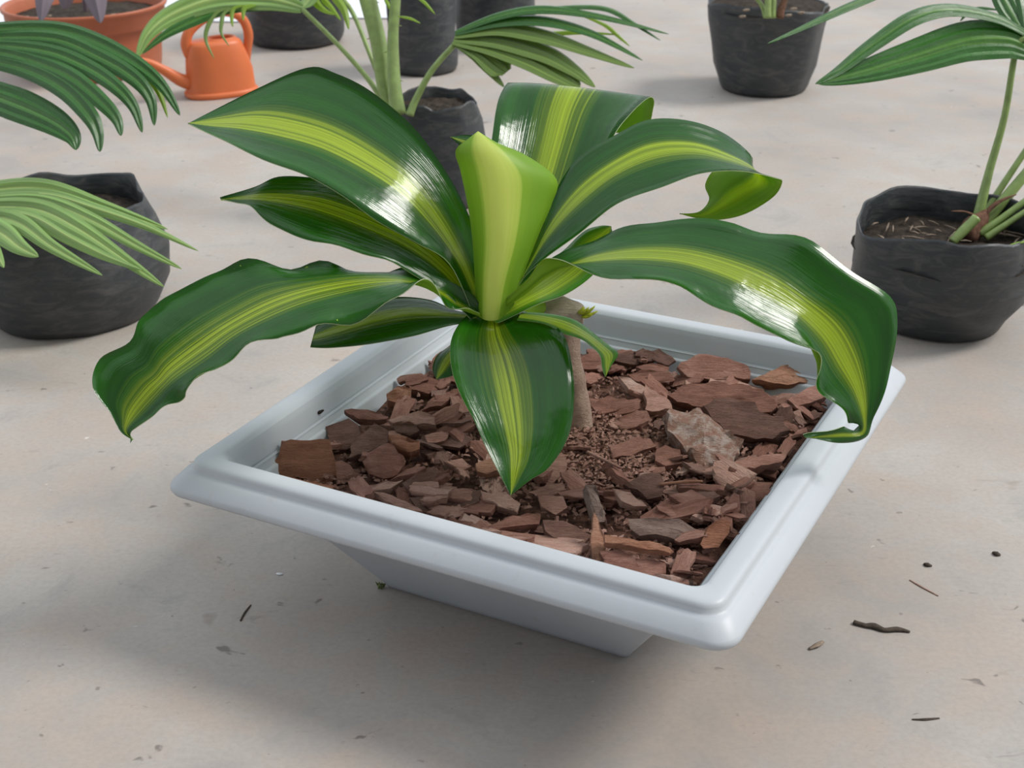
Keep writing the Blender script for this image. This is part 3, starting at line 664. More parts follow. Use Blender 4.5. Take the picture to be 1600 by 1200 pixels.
# ================================================================== BAGS AND PALMS BEHIND
M_pal = leaf_top('palm_green', (.040, .150, .022), (.13, .29, .05), .12, 21., .22, .26)
M_pal_d = leaf_top('palm_dark_green', (.028, .125, .014), (.10, .24, .05), .10, 23., .2, .24)
M_pal_l = leaf_top('palm_pale_green', (.23, .37, .12), (.40, .52, .22), .14, 22., .25, .34)
M_pal_y = leaf_plain('palm_yellow_green', (.26, .40, .04), .2, .4, .4, 20, (.5, .7, .08))
M_pal_o = leaf_plain('palm_olive', (.20, .31, .075), .2, .3, .4, 24, (.35, .45, .12))
M_stalk = flat('palm_stalk', (.22, .31, .09), .4, .2, 60, .5, .1)
M_fibre = flat('palm_fibre', (.14, .07, .045), .85, .4, 200, .2, .4)
M_chipbit = flat('woody_bit', (.26, .20, .15), .8, .35, 200, .3, .3)
def thingbag(name, label, cat, c, Rb, Rm, Rt, H, soil, seed, group=None, wob=.06, nwr=1., lean=(0, 0)):
    t = thing(name, label, cat, (c[0], c[1], 0), group)
    def wb(r, z, w, k):
        f = z/H if H else 0
        e = noise.noise(Vector((math.cos(w)*1.3, math.sin(w)*1.3, z*9+seed*7)))*wob*1.4 + noise.noise(Vector((math.cos(w)*3.5, math.sin(w)*3.5, z*30+seed)))*wob*.45
        zz = z
        if k >= 8: zz += H*.09*noise.noise(Vector((math.cos(w)*1.1, math.sin(w)*1.1, seed*3.3)))+H*.035*noise.noise(Vector((math.cos(w)*3, math.sin(w)*3, seed*5.1)))
        return r*(1+e*(.5+f)), max(zz, .001)
    prof = [(.001, .001), (Rb*.8, .001), (Rb*.95, .003), (Rb, .012), (Rb*1.03, H*.12), (Rb+(Rm-Rb)*.75, H*.3), (Rm, H*.55), (Rm+(Rt-Rm)*.55, H*.8), (Rt, H*.97), (Rt*.992, H), (Rt*.975, H*.985), (Rt*.955, H*.8), (Rt*.94, max(.012, soil-.03))]
    vs, fs = lathe((c[0], c[1], 0), prof, 64, wb)
    for v in vs: v.x += lean[0]*v.z/H; v.y += lean[1]*v.z/H
    mesh('bag', vs, fs, M_bag, t)
    vs, fs = [Vector((c[0]+lean[0]*soil/H, c[1]+lean[1]*soil/H, soil+.004))], []
    nr, ns = 9, 30
    for i in range(1, nr+1):
        for q in range(ns):
            w = 2*math.pi*q/ns; r = Rt*.985*i/nr
            x, y = c[0]+lean[0]*soil/H+r*math.cos(w), c[1]+lean[1]*soil/H+r*math.sin(w)
            vs.append(Vector((x, y, soil+.006*noise.noise(Vector((x*60, y*60, seed)))+.004*noise.noise(Vector((x*160, y*160, seed))))))
    for q in range(ns): fs.append((0, 1+q, 1+(q+1) % ns))
    for i in range(nr-1):
        for q in range(ns): fs.append((1+i*ns+q, 1+(i+1)*ns+q, 1+(i+1)*ns+(q+1) % ns, 1+i*ns+(q+1) % ns))
    mesh('soil', vs, fs, M_soil, t)
    return t
def P(x, y, d):
    """a point at x, y and depth d, never below the floor"""
    if ray(x, y).z < 0: d = min(d, depth(atz(x, y, .004)))
    return at(x, y, d)
def ribbon(name, pts, w, mat, parent, nrm=(0, -.45, .9), folds=1, start=.25, peak=.45, taper=.75, k=8, dep=.22, seed=0, tip=.02):
    """one pleated palm segment along pts (world), widest w metres"""
    n = (len(pts)-1)*k; N0 = Vector(nrm).normalized(); nv = 2*folds
    vs, uv, fs = [], [], []; L = 0; prev = None
    for i in range(n+1):
        f = i/n; p = cr(pts, f*(len(pts)-1)*.99999); q = cr(pts, min(1, f+.01)*(len(pts)-1)*.99999); o = cr(pts, max(0, f-.01)*(len(pts)-1)*.99999)
        T = (q-o).normalized(); sd_ = T.cross(N0)
        if sd_.length < .1: sd_ = T.cross(Vector((1, 0, 0)))
        sd_.normalize(); up = sd_.cross(T).normalized()
        if prev is not None: L += (p-prev).length
        prev = p
        ww = w*(start+(1-start)*math.sin(min(1, f/peak)*math.pi/2)) if f < peak else w*max(tip, (1-((f-peak)/(1-peak))**(1/taper))**taper)
        for j in range(nv+1):
            v = -1+2*j/nv; h = dep*ww/folds*(.5 if j % 2 else -.5)
            vs.append(p+sd_*(v*ww/2)+up*h); uv.append((L+seed, j/nv))
    m = nv+1
    for i in range(n):
        for j in range(nv): fs.append((i*m+j, i*m+j+1, (i+1)*m+j+1, (i+1)*m+j))
    # thickness
    base = len(vs); vs2 = [v-N0*.0006 for v in vs]; uv += uv[:base]
    fs2 = [tuple(base+q for q in f[::-1]) for f in fs]
    rim = []
    for i in range(n):
        rim.append((i*m, (i+1)*m, base+(i+1)*m, base+i*m)); rim.append((i*m+nv, base+i*m+nv, base+(i+1)*m+nv, (i+1)*m+nv))
    return mesh(name, vs+vs2, fs+fs2+rim, mat, parent, False, None, uv)
def stalk(name, pts, r, mat, parent, n=8, squash=.8, spines=0, seed=1):
    V, Fc = tube(pts, r, n, 6, True, squash)
    if spines:
        rnd = random.Random(seed); parts = [(V, Fc)]
        for i in range(spines):
            f = (i+.7)/(spines+.5)*(len(pts)-1); c = cr(pts, f*.999); rr = r[min(int(f), len(r)-1)]
            s_ = 1 if i % 2 else -1; a = c+Vector((s_*rr*.8, 0, 0)); b = a+Vector((s_*.006, 0, -.0015))
            parts.append(tube([a-Vector((0, 0, .0012)), a, b], [.0012, .0012, .0003], 5, 2))
        V, Fc = join(parts)
    return mesh(name, V, Fc, mat, parent)
def frond(parent, petiole, pr, segs, label=None, spines=0, mat=None):
    fr = stalk('frond', petiole, pr, M_stalk, parent, spines=spines)
    if label: fr['label'] = label
    for k, sg in enumerate(segs):
        pts, wpx, m = sg[:3]; kw = sg[3] if len(sg) > 3 else {}
        dm = sum(p[2] for p in pts)/len(pts)
        ribbon('frond_segment', [P(*p) for p in pts], wpx/FPX*dm, m, fr, seed=k*.37, **kw)
    return fr

# ---- right foreground palm
p2 = thingbag('bagged_palm', 'black plastic bag with young fan palm and dark soil, right of the planter', 'potted palm', (.505, .555), .085, .112, .118, .142, .098, 2.)
g = [(1600, 92, 1.79)]
frond(p2, [P(1528, 340, 1.83), P(1545, 270, 1.825), P(1570, 180, 1.815), P(1588, 75, 1.80), P(1604, 60, 1.795)], [.0075, .0055, .0045, .0040, .0035],
      [([(1610, 55, 1.80), (1560, 28, 1.79), (1490, 14, 1.775), (1430, 26, 1.76), (1365, 68, 1.745), (1310, 110, 1.73), (1274, 131, 1.72)], 34, M_pal, dict(folds=2, start=.5)),
       ([(1612, 78, 1.80), (1575, 62, 1.79), (1510, 64, 1.775), (1430, 88, 1.755), (1350, 112, 1.735), (1276, 130, 1.72)], 72, M_pal, dict(folds=5, start=.5, peak=.35, taper=.7, nrm=(-.1, -.75, .65))),
       ([(1470, -60, 1.80), (1400, -22, 1.77), (1320, 12, 1.74), (1260, 40, 1.725), (1199, 68, 1.71)], 17, M_pal, {}),
       ([(1606, 60, 1.80), (1580, 20, 1.81), (1555, -25, 1.82), (1520, -70, 1.83)], 40, M_pal_d, dict(folds=3)),
       ([(1608, 60, 1.80), (1610, 15, 1.81), (1600, -40, 1.83), (1590, -90, 1.85)], 44, M_pal_d, dict(folds=3)),
       ([(1560, 15, 1.86), (1530, 12, 1.87), (1512, 20, 1.875), (1500, 33, 1.88)], 9, M_pal, {})],
      'tall palm frond spreading left from the right edge')
for k, (pts, r) in enumerate((([P(1530, 350, 1.85), P(1560, 300, 1.85), P(1605, 232, 1.85), P(1660, 150, 1.85)], [.006, .005, .0045, .004]),
                              ([P(1535, 352, 1.84), P(1575, 305, 1.84), P(1620, 250, 1.84), P(1690, 160, 1.84)], [.009, .008, .007, .005]),
                              ([P(1530, 365, 1.82), P(1560, 345, 1.815), P(1605, 312, 1.81), P(1660, 275, 1.80)], [.007, .0055, .005, .004]),
                              ([P(1540, 372, 1.81), P(1570, 352, 1.805), P(1610, 326, 1.80), P(1660, 300, 1.79)], [.006, .005, .0045, .004]))):
    stalk('stalk', pts, r, M_stalk, p2)
stalk('cut_stalk', [P(1488, 378, 1.80), P(1504, 362, 1.80), P(1526, 340, 1.80)], [.0065, .0075, .007], M_stalk, p2)['label'] = 'short cut green stalk with a pale end'
vs, fs = join([tube([P(1505, 372, 1.825), P(1525, 350, 1.825), P(1540, 330, 1.83)], [.016, .014, .006], 9, 4, True, 1, .4),
               tube([P(1530, 345, 1.825), P(1556, 318, 1.825), P(1588, 304, 1.825)], [.006, .005, .001], 6, 4, True, .5, .4), tube([P(1530, 340, 1.82), P(1508, 331, 1.815), P(1486, 330, 1.81)], [.004, .003, .001], 6, 4, True, .5, .4)])
mesh('palm_fibre', vs, fs, M_fibre, p2)
rnd = random.Random(3)
bits = []
for i in range(46):
    w, r = rnd.uniform(0, 6.28), .108*math.sqrt(rnd.random()); c = Vector((.505+r*math.cos(w), .555+r*math.sin(w), .103+rnd.uniform(0, .003)))
    a = rnd.uniform(0, 3.14); L = rnd.uniform(.004, .017); d = Vector((math.cos(a), math.sin(a), rnd.uniform(-.12, .2)))*L
    bits.append(tube([c-d, c+Vector((0, 0, .001)), c+d], [.0006, rnd.uniform(.0009, .0022), .0005], 5, 2, True, .6))
vs, fs = join(bits); o = mesh('soil_litter', vs, fs, M_chipbit, p2); o['kind'] = 'stuff'
stalk('dry_leaf_strip', [P(1524, 395, 1.70), P(1560, 390, 1.69), P(1590, 380, 1.69), P(1625, 372, 1.70)], [.001, .003, .004, .002], M_pal_y, p2, squash=.3)

# ---- left palm
p3 = thingbag('bagged_palm', 'black plastic bag at the left edge below two drooping palm fronds', 'potted palm', (-.628, .625), .112, .133, .118, .155, .125, 5.)
N3 = (.1, -.75, .65)
frond(p3, [Vector((-.63, .62, .12)), P(10, 350, 1.80), P(-120, 345, 1.76), P(-100, 330, 1.72)], [.008, .006, .005, .004],
      [([(-110, 318, 1.72), (-20, 297, 1.715), (70, 294, 1.70), (160, 322, 1.68), (262, 358, 1.66)], 34, M_pal_l, dict(folds=2, nrm=N3)),
       ([(-110, 322, 1.72), (-20, 306, 1.71), (72, 304, 1.695), (150, 326, 1.675), (230, 354, 1.66), (310, 392, 1.65)], 22, M_pal_l, dict(nrm=N3)),
       ([(-110, 326, 1.72), (-20, 314, 1.705), (65, 314, 1.69), (140, 342, 1.665), (215, 384, 1.645), (284, 420, 1.635)], 28, M_pal_l, dict(folds=2, nrm=N3)),
       ([(-110, 330, 1.72), (-20, 322, 1.70), (58, 326, 1.685), (120, 355, 1.66), (190, 402, 1.64), (256, 448, 1.625)], 36, M_pal_l, dict(folds=2, nrm=N3)),
       ([(-110, 333, 1.72), (-20, 330, 1.70), (48, 338, 1.68), (110, 372, 1.655), (165, 400, 1.64), (222, 422, 1.63)], 26, M_pal_l, dict(folds=1, nrm=N3)),
       ([(-110, 336, 1.72), (-20, 336, 1.695), (30, 348, 1.675), (80, 384, 1.65), (160, 430, 1.63)], 32, M_pal_l, dict(folds=2, nrm=N3)),
       ([(-110, 340, 1.72), (-40, 346, 1.69), (0, 362, 1.67), (30, 385, 1.65), (60, 401, 1.64)], 40, M_pal_l, dict(folds=2, nrm=N3)),
       ([(-110, 344, 1.72), (-50, 356, 1.69), (-20, 376, 1.67), (-5, 398, 1.65), (6, 418, 1.64)], 26, M_pal_l, dict(folds=1, nrm=N3))],
      'pale lower frond hanging over the bag at the left')
N4 = (.0, -.72, .7)
frond(p3, [Vector((-.64, .64, .12)), P(20, 332, 1.84), P(-60, 312, 1.86), P(-200, 220, 1.84), P(-190, 110, 1.80), P(-110, 82, 1.78)], [.006, .006, .006, .005, .004],
      [([(-110, 62, 1.78), (-20, 46, 1.77), (80, 44, 1.76), (150, 64, 1.745), (215, 100, 1.73), (255, 136, 1.725), (281, 180, 1.72)], 30, M_pal_d, dict(nrm=N4, start=.6, folds=2, taper=.65)),
       ([(-110, 64, 1.785), (20, 52, 1.78), (130, 62, 1.76), (215, 104, 1.745), (246, 140, 1.74), (262, 184, 1.735)], 18, M_pal_y, dict(nrm=N4)),
       ([(-110, 66, 1.78), (-10, 58, 1.765), (85, 60, 1.75), (150, 86, 1.735), (205, 118, 1.72), (234, 152, 1.715), (241, 196, 1.71)], 31, M_pal_d, dict(nrm=N4, start=.6, folds=2, taper=.65)),
       ([(-110, 70, 1.78), (-10, 70, 1.76), (75, 80, 1.74), (135, 104, 1.725), (180, 134, 1.71), (208, 166, 1.705), (222, 207, 1.70)], 29, M_pal_d, dict(nrm=N4, start=.6, folds=2, taper=.65)),
       ([(-110, 74, 1.78), (-10, 80, 1.755), (62, 98, 1.735), (115, 122, 1.715), (160, 160, 1.70), (182, 186, 1.695), (189, 212, 1.69)], 30, M_pal_d, dict(nrm=N4, start=.6, folds=2, taper=.65)),
       ([(-110, 80, 1.78), (-10, 95, 1.75), (52, 112, 1.73), (102, 140, 1.71), (138, 178, 1.695), (152, 206, 1.69), (156, 237, 1.685)], 33, M_pal_d, dict(nrm=N4, start=.6, folds=2, taper=.65)),
       ([(-110, 110, 1.77), (-20, 145, 1.74), (40, 168, 1.72), (85, 190, 1.705), (112, 212, 1.695), (119, 234, 1.69)], 58, M_pal_d, dict(folds=4, nrm=N4, start=.5, peak=.35)),
       ([(60, 62, 1.78), (120, 76, 1.775), (170, 92, 1.765), (208, 112, 1.755), (236, 170, 1.745)], 13, M_pal_y, dict(nrm=N4)),
       ([(70, 120, 1.76), (110, 136, 1.75), (148, 160, 1.74)], 12, M_pal_y, dict(nrm=N4)),
       ([(110, 96, 1.78), (150, 112, 1.775), (172, 128, 1.77), (180, 150, 1.765)], 9, M_pal_y, dict(nrm=N4))],
      'dark green upper frond drooping in from the left edge')

# ---- palm behind the corn plant
p1 = thingbag('bagged_palm', 'slim black bag with spiny stemmed fan palm directly behind the corn plant', 'potted palm', (-.163, 1.07), .075, .079, .070, .165, .150, 8.)
N1 = (0, -.6, .8)
stalk('stem', [P(615, 178, 2.17), P(600, 130, 2.17), P(592, 70, 2.17), P(575, 0, 2.17), P(556, -70, 2.17), P(520, -190, 2.18), P(460, -330, 2.20)], [.013, .013, .0135, .0145, .0135, .008, .002], M_stalk, p1, 10, .7, 7, 2)
stalk('stem', [P(622, 178, 2.15), P(616, 130, 2.15), P(614, 60, 2.15), P(618, 0, 2.15), P(622, -70, 2.15), P(636, -200, 2.14), P(670, -330, 2.12)], [.013, .0105, .0085, .008, .007, .005, .002], M_stalk, p1, 10, .8, 9, 3)
M1 = dict(nrm=N1)
frond(p1, [P(605, 172, 2.18), P(580, 130, 2.19), P(530, 72, 2.20), P(472, 14, 2.20)], [.006, .0045, .004, .004],
      [([(472, 12, 2.20), (420, -2, 2.19), (340, -2, 2.18), (270, 22, 2.17), (232, 52, 2.16), (213, 92, 2.155)], 44, M_pal_l, dict(folds=3, start=.4, peak=.35, nrm=(0, -.75, .6))),
       ([(472, 14, 2.20), (410, 8, 2.19), (350, 12, 2.18), (300, 32, 2.17), (255, 56, 2.16), (222, 84, 2.155)], 24, M_pal, dict(folds=2, start=.4, nrm=(0, -.75, .6))),
       ([(372, 10, 2.18), (340, 18, 2.175), (324, 42, 2.17), (322, 64, 2.168), (335, 92, 2.165)], 8, M_pal_o, M1),
       ([(380, 10, 2.18), (352, 18, 2.175), (346, 36, 2.17), (346, 52, 2.168), (358, 72, 2.166)], 7, M_pal_o, M1),
       ([(390, 8, 2.18), (366, 12, 2.175), (362, 30, 2.17), (364, 42, 2.168)], 7, M_pal_y, M1),
       ([(400, 8, 2.18), (382, 12, 2.175), (380, 32, 2.17)], 9, M_pal_y, M1),
       ([(472, 12, 2.20), (482, 0, 2.21), (500, -30, 2.22), (510, -60, 2.23)], 26, M_pal_l, dict(folds=2))],
      'pale frond arching left above the orange watering can')
frond(p1, [P(640, 180, 2.13), P(650, 155, 2.13), P(675, 110, 2.12), P(710, 70, 2.11)], [.007, .006, .005, .0045],
      [([(709, 66, 2.11), (745, 88, 2.10), (768, 112, 2.095), (788, 136, 2.09)], 20, M_pal_o, dict(folds=1, start=.35)),
       ([(709, 64, 2.11), (750, 82, 2.10), (775, 100, 2.095), (792, 112, 2.09)], 48, M_pal_o, dict(folds=4, start=.3, tip=.5, peak=.8)),
       ([(710, 60, 2.11), (770, 70, 2.10), (830, 90, 2.09), (875, 115, 2.085), (906, 136, 2.08)], 56, M_pal_o, dict(folds=4, start=.5, peak=.5, taper=.6)),
       ([(710, 58, 2.11), (780, 62, 2.10), (850, 82, 2.09), (895, 108, 2.085), (930, 136, 2.08)], 44, M_pal_o, dict(folds=3, start=.5, peak=.4)),
       ([(711, 54, 2.11), (780, 44, 2.10), (850, 56, 2.09), (920, 80, 2.085), (991, 106, 2.08)], 36, M_pal_o, dict(folds=3, start=.5, peak=.4)),
       ([(711, 52, 2.11), (780, 34, 2.10), (850, 32, 2.09), (925, 52, 2.085), (1004, 94, 2.08)], 26, M_pal, dict(folds=2, start=.4)),
       ([(712, 50, 2.11), (780, 24, 2.10), (850, 14, 2.09), (940, 26, 2.085), (1045, 53, 2.08)], 22, M_pal, dict(folds=2, start=.4)),
       ([(830, 14, 2.10), (900, 10, 2.095), (950, 14, 2.09), (990, 36, 2.085), (1032, 63, 2.08)], 12, M_pal, {}),
       ([(800, 60, 2.12), (860, 52, 2.12), (910, 50, 2.12), (968, 54, 2.12)], 11, M_pal_y, {}),
       ([(900, 20, 2.12), (944, 38, 2.12), (966, 56, 2.12), (984, 72, 2.12)], 8, M_pal_y, {})],
      'olive green frond with split tips spreading right')
frond(p1, [P(612, 175, 2.19), P(580, 90, 2.21), P(545, 10, 2.23), P(505, -20, 2.24)], [.005, .004, .004, .003],
      [([(500, -25, 2.24), (490, -5, 2.23), (505, 14, 2.22), (526, 23, 2.215)], 14, M_pal_y, {}),
       ([(510, -28, 2.24), (522, -8, 2.23), (538, 16, 2.22), (545, 46, 2.21)], 15, M_pal_y, {}),
       ([(505, -25, 2.24), (505, -4, 2.23), (518, 12, 2.22), (533, 32, 2.215)], 11, M_pal_y, {})], 'small yellow green frond tips')
for pts in ([(622, 25, 2.14), (640, 28, 2.13), (657, 36, 2.13)], [(648, -8, 2.14), (664, 4, 2.13), (680, 22, 2.13)], [(600, -5, 2.14), (606, 6, 2.13), (608, 14, 2.13)]):
    ribbon('spine_leaf', [P(*q) for q in pts], .006, M_pal_y, p1)

# ---- bag with stems, right rear
p4 = thingbag('bagged_plant', 'black plastic bag with cut green stems standing alone at the upper right', 'potted plant', (.485, 1.785), .093, .112, .124, .178, .166, 11.)
for pts, r in (([(1196, 28, 2.60), (1190, 8, 2.60), (1178, -10, 2.60), (1160, -60, 2.6)], .004), ([(1200, 28, 2.59), (1200, 5, 2.59), (1202, -60, 2.59)], .0065), ([(1208, 28, 2.60), (1208, 5, 2.60), (1212, -60, 2.6)], .006)):
    stalk('stalk', [at(*q) for q in pts], [r]*len(pts), M_stalk, p4)
stalk('dry_sheath', [at(1218, 28, 2.6), at(1222, 10, 2.6), at(1234, -20, 2.6)], [.008, .007, .003], M_fibre, p4)
for k, (x, y) in enumerate(((1166, 16), (1240, 14), (1252, 20), (1232, 24), (1160, 26))):
    c = at(x, y, 2.55); vs, fs = tube([c-Vector((.006, 0, 0)), c, c+Vector((.006, 0, .001))], [.002, .004, .002], 6, 2, True, .7)
    mesh('soil_lump', vs, fs, M_chipbit, p4)

# ---- the row of bags at the back
b1 = thingbag('bagged_plant', 'wide black bag right of the orange watering can', 'plant bag', (-.553, 2.30), .112, .120, .118, .20, .185, 14., 'empty black bags at the back')
b2 = thingbag('bagged_plant', 'tall black bag with creased grey film behind the spiny palm stems', 'plant bag', (-.232, 1.985), .076, .074, .066, .27, .25, 17., 'empty black bags at the back', .05)
b3 = thingbag('bagged_plant', 'black bag behind the olive palm frond, at the top centre', 'plant bag', (-.075, 2.235), .088, .094, .098, .20, .185, 20., 'empty black bags at the back')
b4 = thingbag('bagged_plant', 'farthest small black bag cut by the top edge, right of centre', 'plant bag', (.055, 2.93), .06, .062, .062, .16, .15, 23., 'empty black bags at the back')
for b, c, h in ((b1, (-.553, 2.30), .185), (b2, (-.232, 1.985), .25), (b3, (-.075, 2.235), .185), (b4, (.055, 2.93), .15)):
    for dx, dy, hh in ((-.012, 0, .16), (.014, .006, .20)):
        stalk('stalk', [Vector((c[0], c[1], h-.02)), Vector((c[0]+dx, c[1]+dy, h+hh*.5)), Vector((c[0]+dx*4, c[1]+dy*3, h+hh))], [.006, .005, .004], M_stalk, b)

# ---- terracotta pot
M_terra = flat('terracotta_plastic', (.42, .125, .060), .45, .10, 18, .4, .03)
M_purple = leaf_plain('purple_leaf', (.16, .125, .15), .25, .15, .5, 18, (.2, .14, .18))
tc = (-.972, 2.03)
tp = thing('terracotta_pot', 'wide terracotta coloured plastic pot with purple leaved plant at the upper left', 'plant pot', (tc[0], tc[1], 0))
vs, fs = lathe((tc[0], tc[1], 0), [(.001, 0), (.146, 0), (.150, .004), (.153, .02), (.158, .072), (.160, .098), (.1665, .101), (.170, .106), (.1715, .135), (.1765, .139), (.178, .144), (.175, .147), (.170, .146), (.166, .139), (.160, .10), (.156, .07)], 72)
mesh('pot', vs, fs, M_terra, tp)
vs, fs = lathe((tc[0], tc[1], 0), [(.0005, .128), (.05, .125), (.10, .126), (.13, .122), (.1625, .118)], 36, lambda r, z, w, k: (r, z+.006*noise.noise(Vector((r*40*math.cos(w), r*40*math.sin(w), 2)))))
mesh('soil', vs, fs, M_soil, tp)
stalk('stem', [Vector((tc[0], tc[1], .11)), Vector((tc[0]+.005, tc[1], .22)), Vector((tc[0], tc[1]+.01, .30))], [.006, .005, .003], M_purple, tp)
for pts, w in (([(100, -60, 2.68), (78, -30, 2.66), (68, 0, 2.64), (64, 34, 2.63)], 36), ([(120, -70, 2.68), (140, -40, 2.65), (150, 0, 2.63), (157, 36, 2.62)], 42),
               ([(110, -70, 2.70), (60, -50, 2.72), (20, -30, 2.72), (-5, -8, 2.72)], 36), ([(120, -70, 2.7), (170, -50, 2.7), (205, -25, 2.7), (225, -6, 2.7)], 36), ([(115, -70, 2.72), (105, -30, 2.72), (102, 0, 2.72), (100, 14, 2.72)], 30)):
    ribbon('purple_leaf', [at(*q) for q in pts], w/FPX*2.65, M_purple, tp, (0, -.8, .5), 1, .2, .5, .8)
rnd = random.Random(12)
for k in range(9):
    a = rnd.uniform(3.4, 6.0); r = rnd.uniform(.08, .145); c = Vector((tc[0]+r*math.cos(a), tc[1]+r*math.sin(a), .126)); s_ = rnd.uniform(.004, .008)
    vs, fs = tube([c-Vector((s_, 0, 0)), c-Vector((s_*.4, 0, 0)), c+Vector((s_*.5, 0, .001)), c+Vector((s_, 0, 0))], [s_*.3, s_*.7, s_*.6, s_*.2], 7, 3, True, .6, .3)
    mesh('pebble', vs, fs, M_chipbit, tp)

# ---- orange watering can
M_or = flat('orange_plastic', (.66, .165, .055), .42, .06, 14, .4)
M_or_in = flat('orange_inside', (.60, .085, .02), .5, .06, 14, .4)
wc = Vector((-.642, 1.792, 0)); ang = math.radians(27); ax = Vector((math.cos(ang), math.sin(ang), 0)); ay = Vector((-ax.y, ax.x, 0))
can = thing('watering_can', 'small orange plastic watering can standing beside the terracotta pot', 'watering can', wc)
def oval(a, b, z, off=0, n=40, p=.8, tilt=0.):
    out = []
    for q in range(n):
        w = 2*math.pi*q/n; c, s_ = math.cos(w), math.sin(w)
        u = a*math.copysign(abs(c)**p, c)
        out.append(wc+ax*(off+u)+ay*(b*math.copysign(abs(s_)**p, s_))+Vector((0, 0, z+tilt*u)))
    return out
def loft(rs):
    vs = [v for r in rs for v in r]; n = len(rs[0]); fs = []
    for k in range(len(rs)-1):
        for q in range(n): fs.append((k*n+q, k*n+(q+1) % n, (k+1)*n+(q+1) % n, (k+1)*n+q))
    return vs, fs
rs = [oval(.072, .046, .010), oval(.071, .0455, .016), oval(.069, .044, .05), oval(.062, .039, .085, -.004), oval(.057, .036, .104, -.006), oval(.053, .033, .110, -.006), oval(.049, .030, .112, -.006),
      oval(.030, .0225, .1135, .010), oval(.0285, .0215, .1165, .010), oval(.0265, .020, .1165, .010), oval(.025, .019, .112, .010), oval(.026, .020, .085, .008)]
vs, fs = loft(rs); mesh('body', vs, fs, M_or, can)
vs, fs = loft([oval(.003, .002, .086, .008), oval(.026, .020, .085, .008), oval(.0255, .0195, .100, .009), oval(.0248, .0188, .1118, .010)]); mesh('opening', vs, fs, M_or_in, can)['label'] = 'dark red round filling hole'
vs, fs = loft([oval(.003, .002, 0), oval(.074, .048, 0), oval(.0765, .050, .003), oval(.0765, .050, .008), oval(.074, .048, .0115), oval(.071, .0455, .0125)]); mesh('base', vs, fs, M_or, can)
z3 = Vector((0, 0, 1))
vs, fs = tube([wc-ax*.058+z3*.028, wc-ax*.085+z3*.040-ay*.004, wc-ax*.120+z3*.066-ay*.004, wc-ax*.150+z3*.083, wc-ax*.185+z3*.088], [.017, .0135, .0095, .0075, .0065], 14, 7)
mesh('spout', vs, fs, M_or, can)
vs, fs = tube([wc-ax*.060+z3*.085, wc-ax*.064+z3*.110, wc-ax*.052+z3*.136, wc-ax*.015+z3*.158, wc+ax*.025+z3*.164, wc+ax*.056+z3*.150, wc+ax*.068+z3*.118, wc+ax*.062+z3*.080, wc+ax*.060+z3*.060], [.010, .011, .0105, .009, .0085, .0095, .010, .009, .007], 12, 6, True, 1.)
mesh('handle', vs, fs, M_or, can)

# ---- added white sheet standing in for bright glare on the back floor
M_white = flat('glare_and_scrap_white', (.74, .76, .80), .5, .04, 12, .4, .05)
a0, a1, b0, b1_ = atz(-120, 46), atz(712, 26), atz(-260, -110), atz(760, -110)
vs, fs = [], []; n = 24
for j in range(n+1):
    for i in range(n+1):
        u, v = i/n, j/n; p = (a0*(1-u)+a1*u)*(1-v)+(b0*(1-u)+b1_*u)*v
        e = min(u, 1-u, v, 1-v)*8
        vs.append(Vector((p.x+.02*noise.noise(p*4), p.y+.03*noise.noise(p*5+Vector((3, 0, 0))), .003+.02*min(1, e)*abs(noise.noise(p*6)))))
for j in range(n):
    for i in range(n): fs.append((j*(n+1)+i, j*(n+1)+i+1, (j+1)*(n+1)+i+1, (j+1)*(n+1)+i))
tag(mesh('glare_sheet', vs, fs, M_white), 'added white sheet standing in for floor glare behind the row of bags', 'sheet')

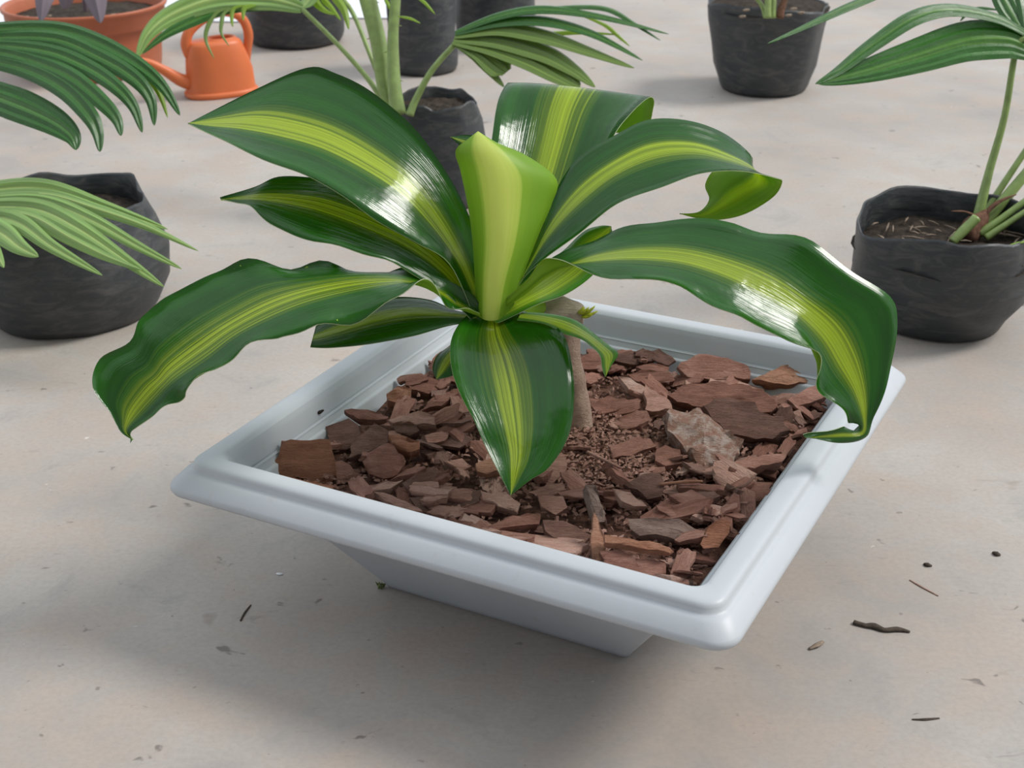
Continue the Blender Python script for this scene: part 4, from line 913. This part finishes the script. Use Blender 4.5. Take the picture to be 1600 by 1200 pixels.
# ---- litter on the floor
M_dark = flat('dark_wood', (.075, .058, .045), .8, .4, 200, .2, .3)
def fl_tube(name, pts, r, mat, label, cat, squash=.6):
    vs, fs = tube([atz(x, y, z) for x, y, z in pts], r, 7, 4, True, squash, .3); return tag(mesh(name, vs, fs, mat), label, cat)
fl_tube('twig', [(1334, 972, .0015), (1352, 977, .0015), (1366, 978, .0015), (1382, 984, .0015), (1402, 983, .0015), (1422, 987, .001)], [.0028, .0024, .0038, .0026, .0034, .0012], M_dark, 'dark broken twig on the concrete right of the planter', 'twig')
fl_tube('twig', [(376, 970, .0006), (382, 958, .0006), (392, 945, .0006)], [.0008, .0011, .0007], M_dark, 'tiny dark twig on the floor left of the planter base', 'twig')
fl_tube('straw', [(1421, 906, .0004), (1440, 917, .0006), (1466, 931, .0004)], [.0006, .0009, .0006], M_bark_pale, 'thin pale straw on the concrete above the dark twig', 'straw')
fl_tube('bark_crumb', [(1444, 881, .0005), (1449, 882, .0015), (1456, 884, .0005)], [.0015, .003, .0012], M_dark, 'small dark crumb on the floor above the pale straw', 'bark crumb')
fl_tube('bark_crumb', [(1552, 863, .0005), (1557, 865, .0015), (1563, 867, .0005)], [.0015, .003, .0012], M_dark, 'small dark crumb on the floor near the right edge', 'bark crumb')
fl_tube('paper_scrap', [(432, 896, .0004), (437, 897, .0006), (442, 897, .0004)], [.001, .002, .001], M_white, 'tiny white scrap on the floor left of the planter', 'scrap', .4)
fl_tube('leaf_scrap', [(1425, 1124, .0004), (1445, 1124, .0006), (1468, 1122, .0004)], [.0006, .0013, .0006], M_dark, 'thin dark sliver on the floor near the lower right corner', 'scrap')
fl_tube('leaf_scrap', [(1264, 1014, .001), (1276, 1008, .002), (1286, 1002, .001)], [.0015, .003, .0015], M_chipbit, 'small brownish flake on the concrete below the planter rim', 'scrap', .3)
g_ = []; rnd = random.Random(4); c = atz(596, 917, 0)
for i in range(14):
    a = rnd.uniform(0, 6.28); q = c+Vector((rnd.uniform(-.003, .003), rnd.uniform(-.004, .001), 0)); g_.append(tube([q, q+Vector((math.cos(a)*.0015, math.sin(a)*.0015, .003)), q+Vector((math.cos(a)*.003, math.sin(a)*.003, .005))], [.0007, .0008, .0002], 5, 3))
vs, fs = join(g_); tag(mesh('moss_tuft', vs, fs, flat('moss', (.12, .17, .04), .8, .3, 300)), 'tiny green moss tuft at the left foot of the planter', 'moss')
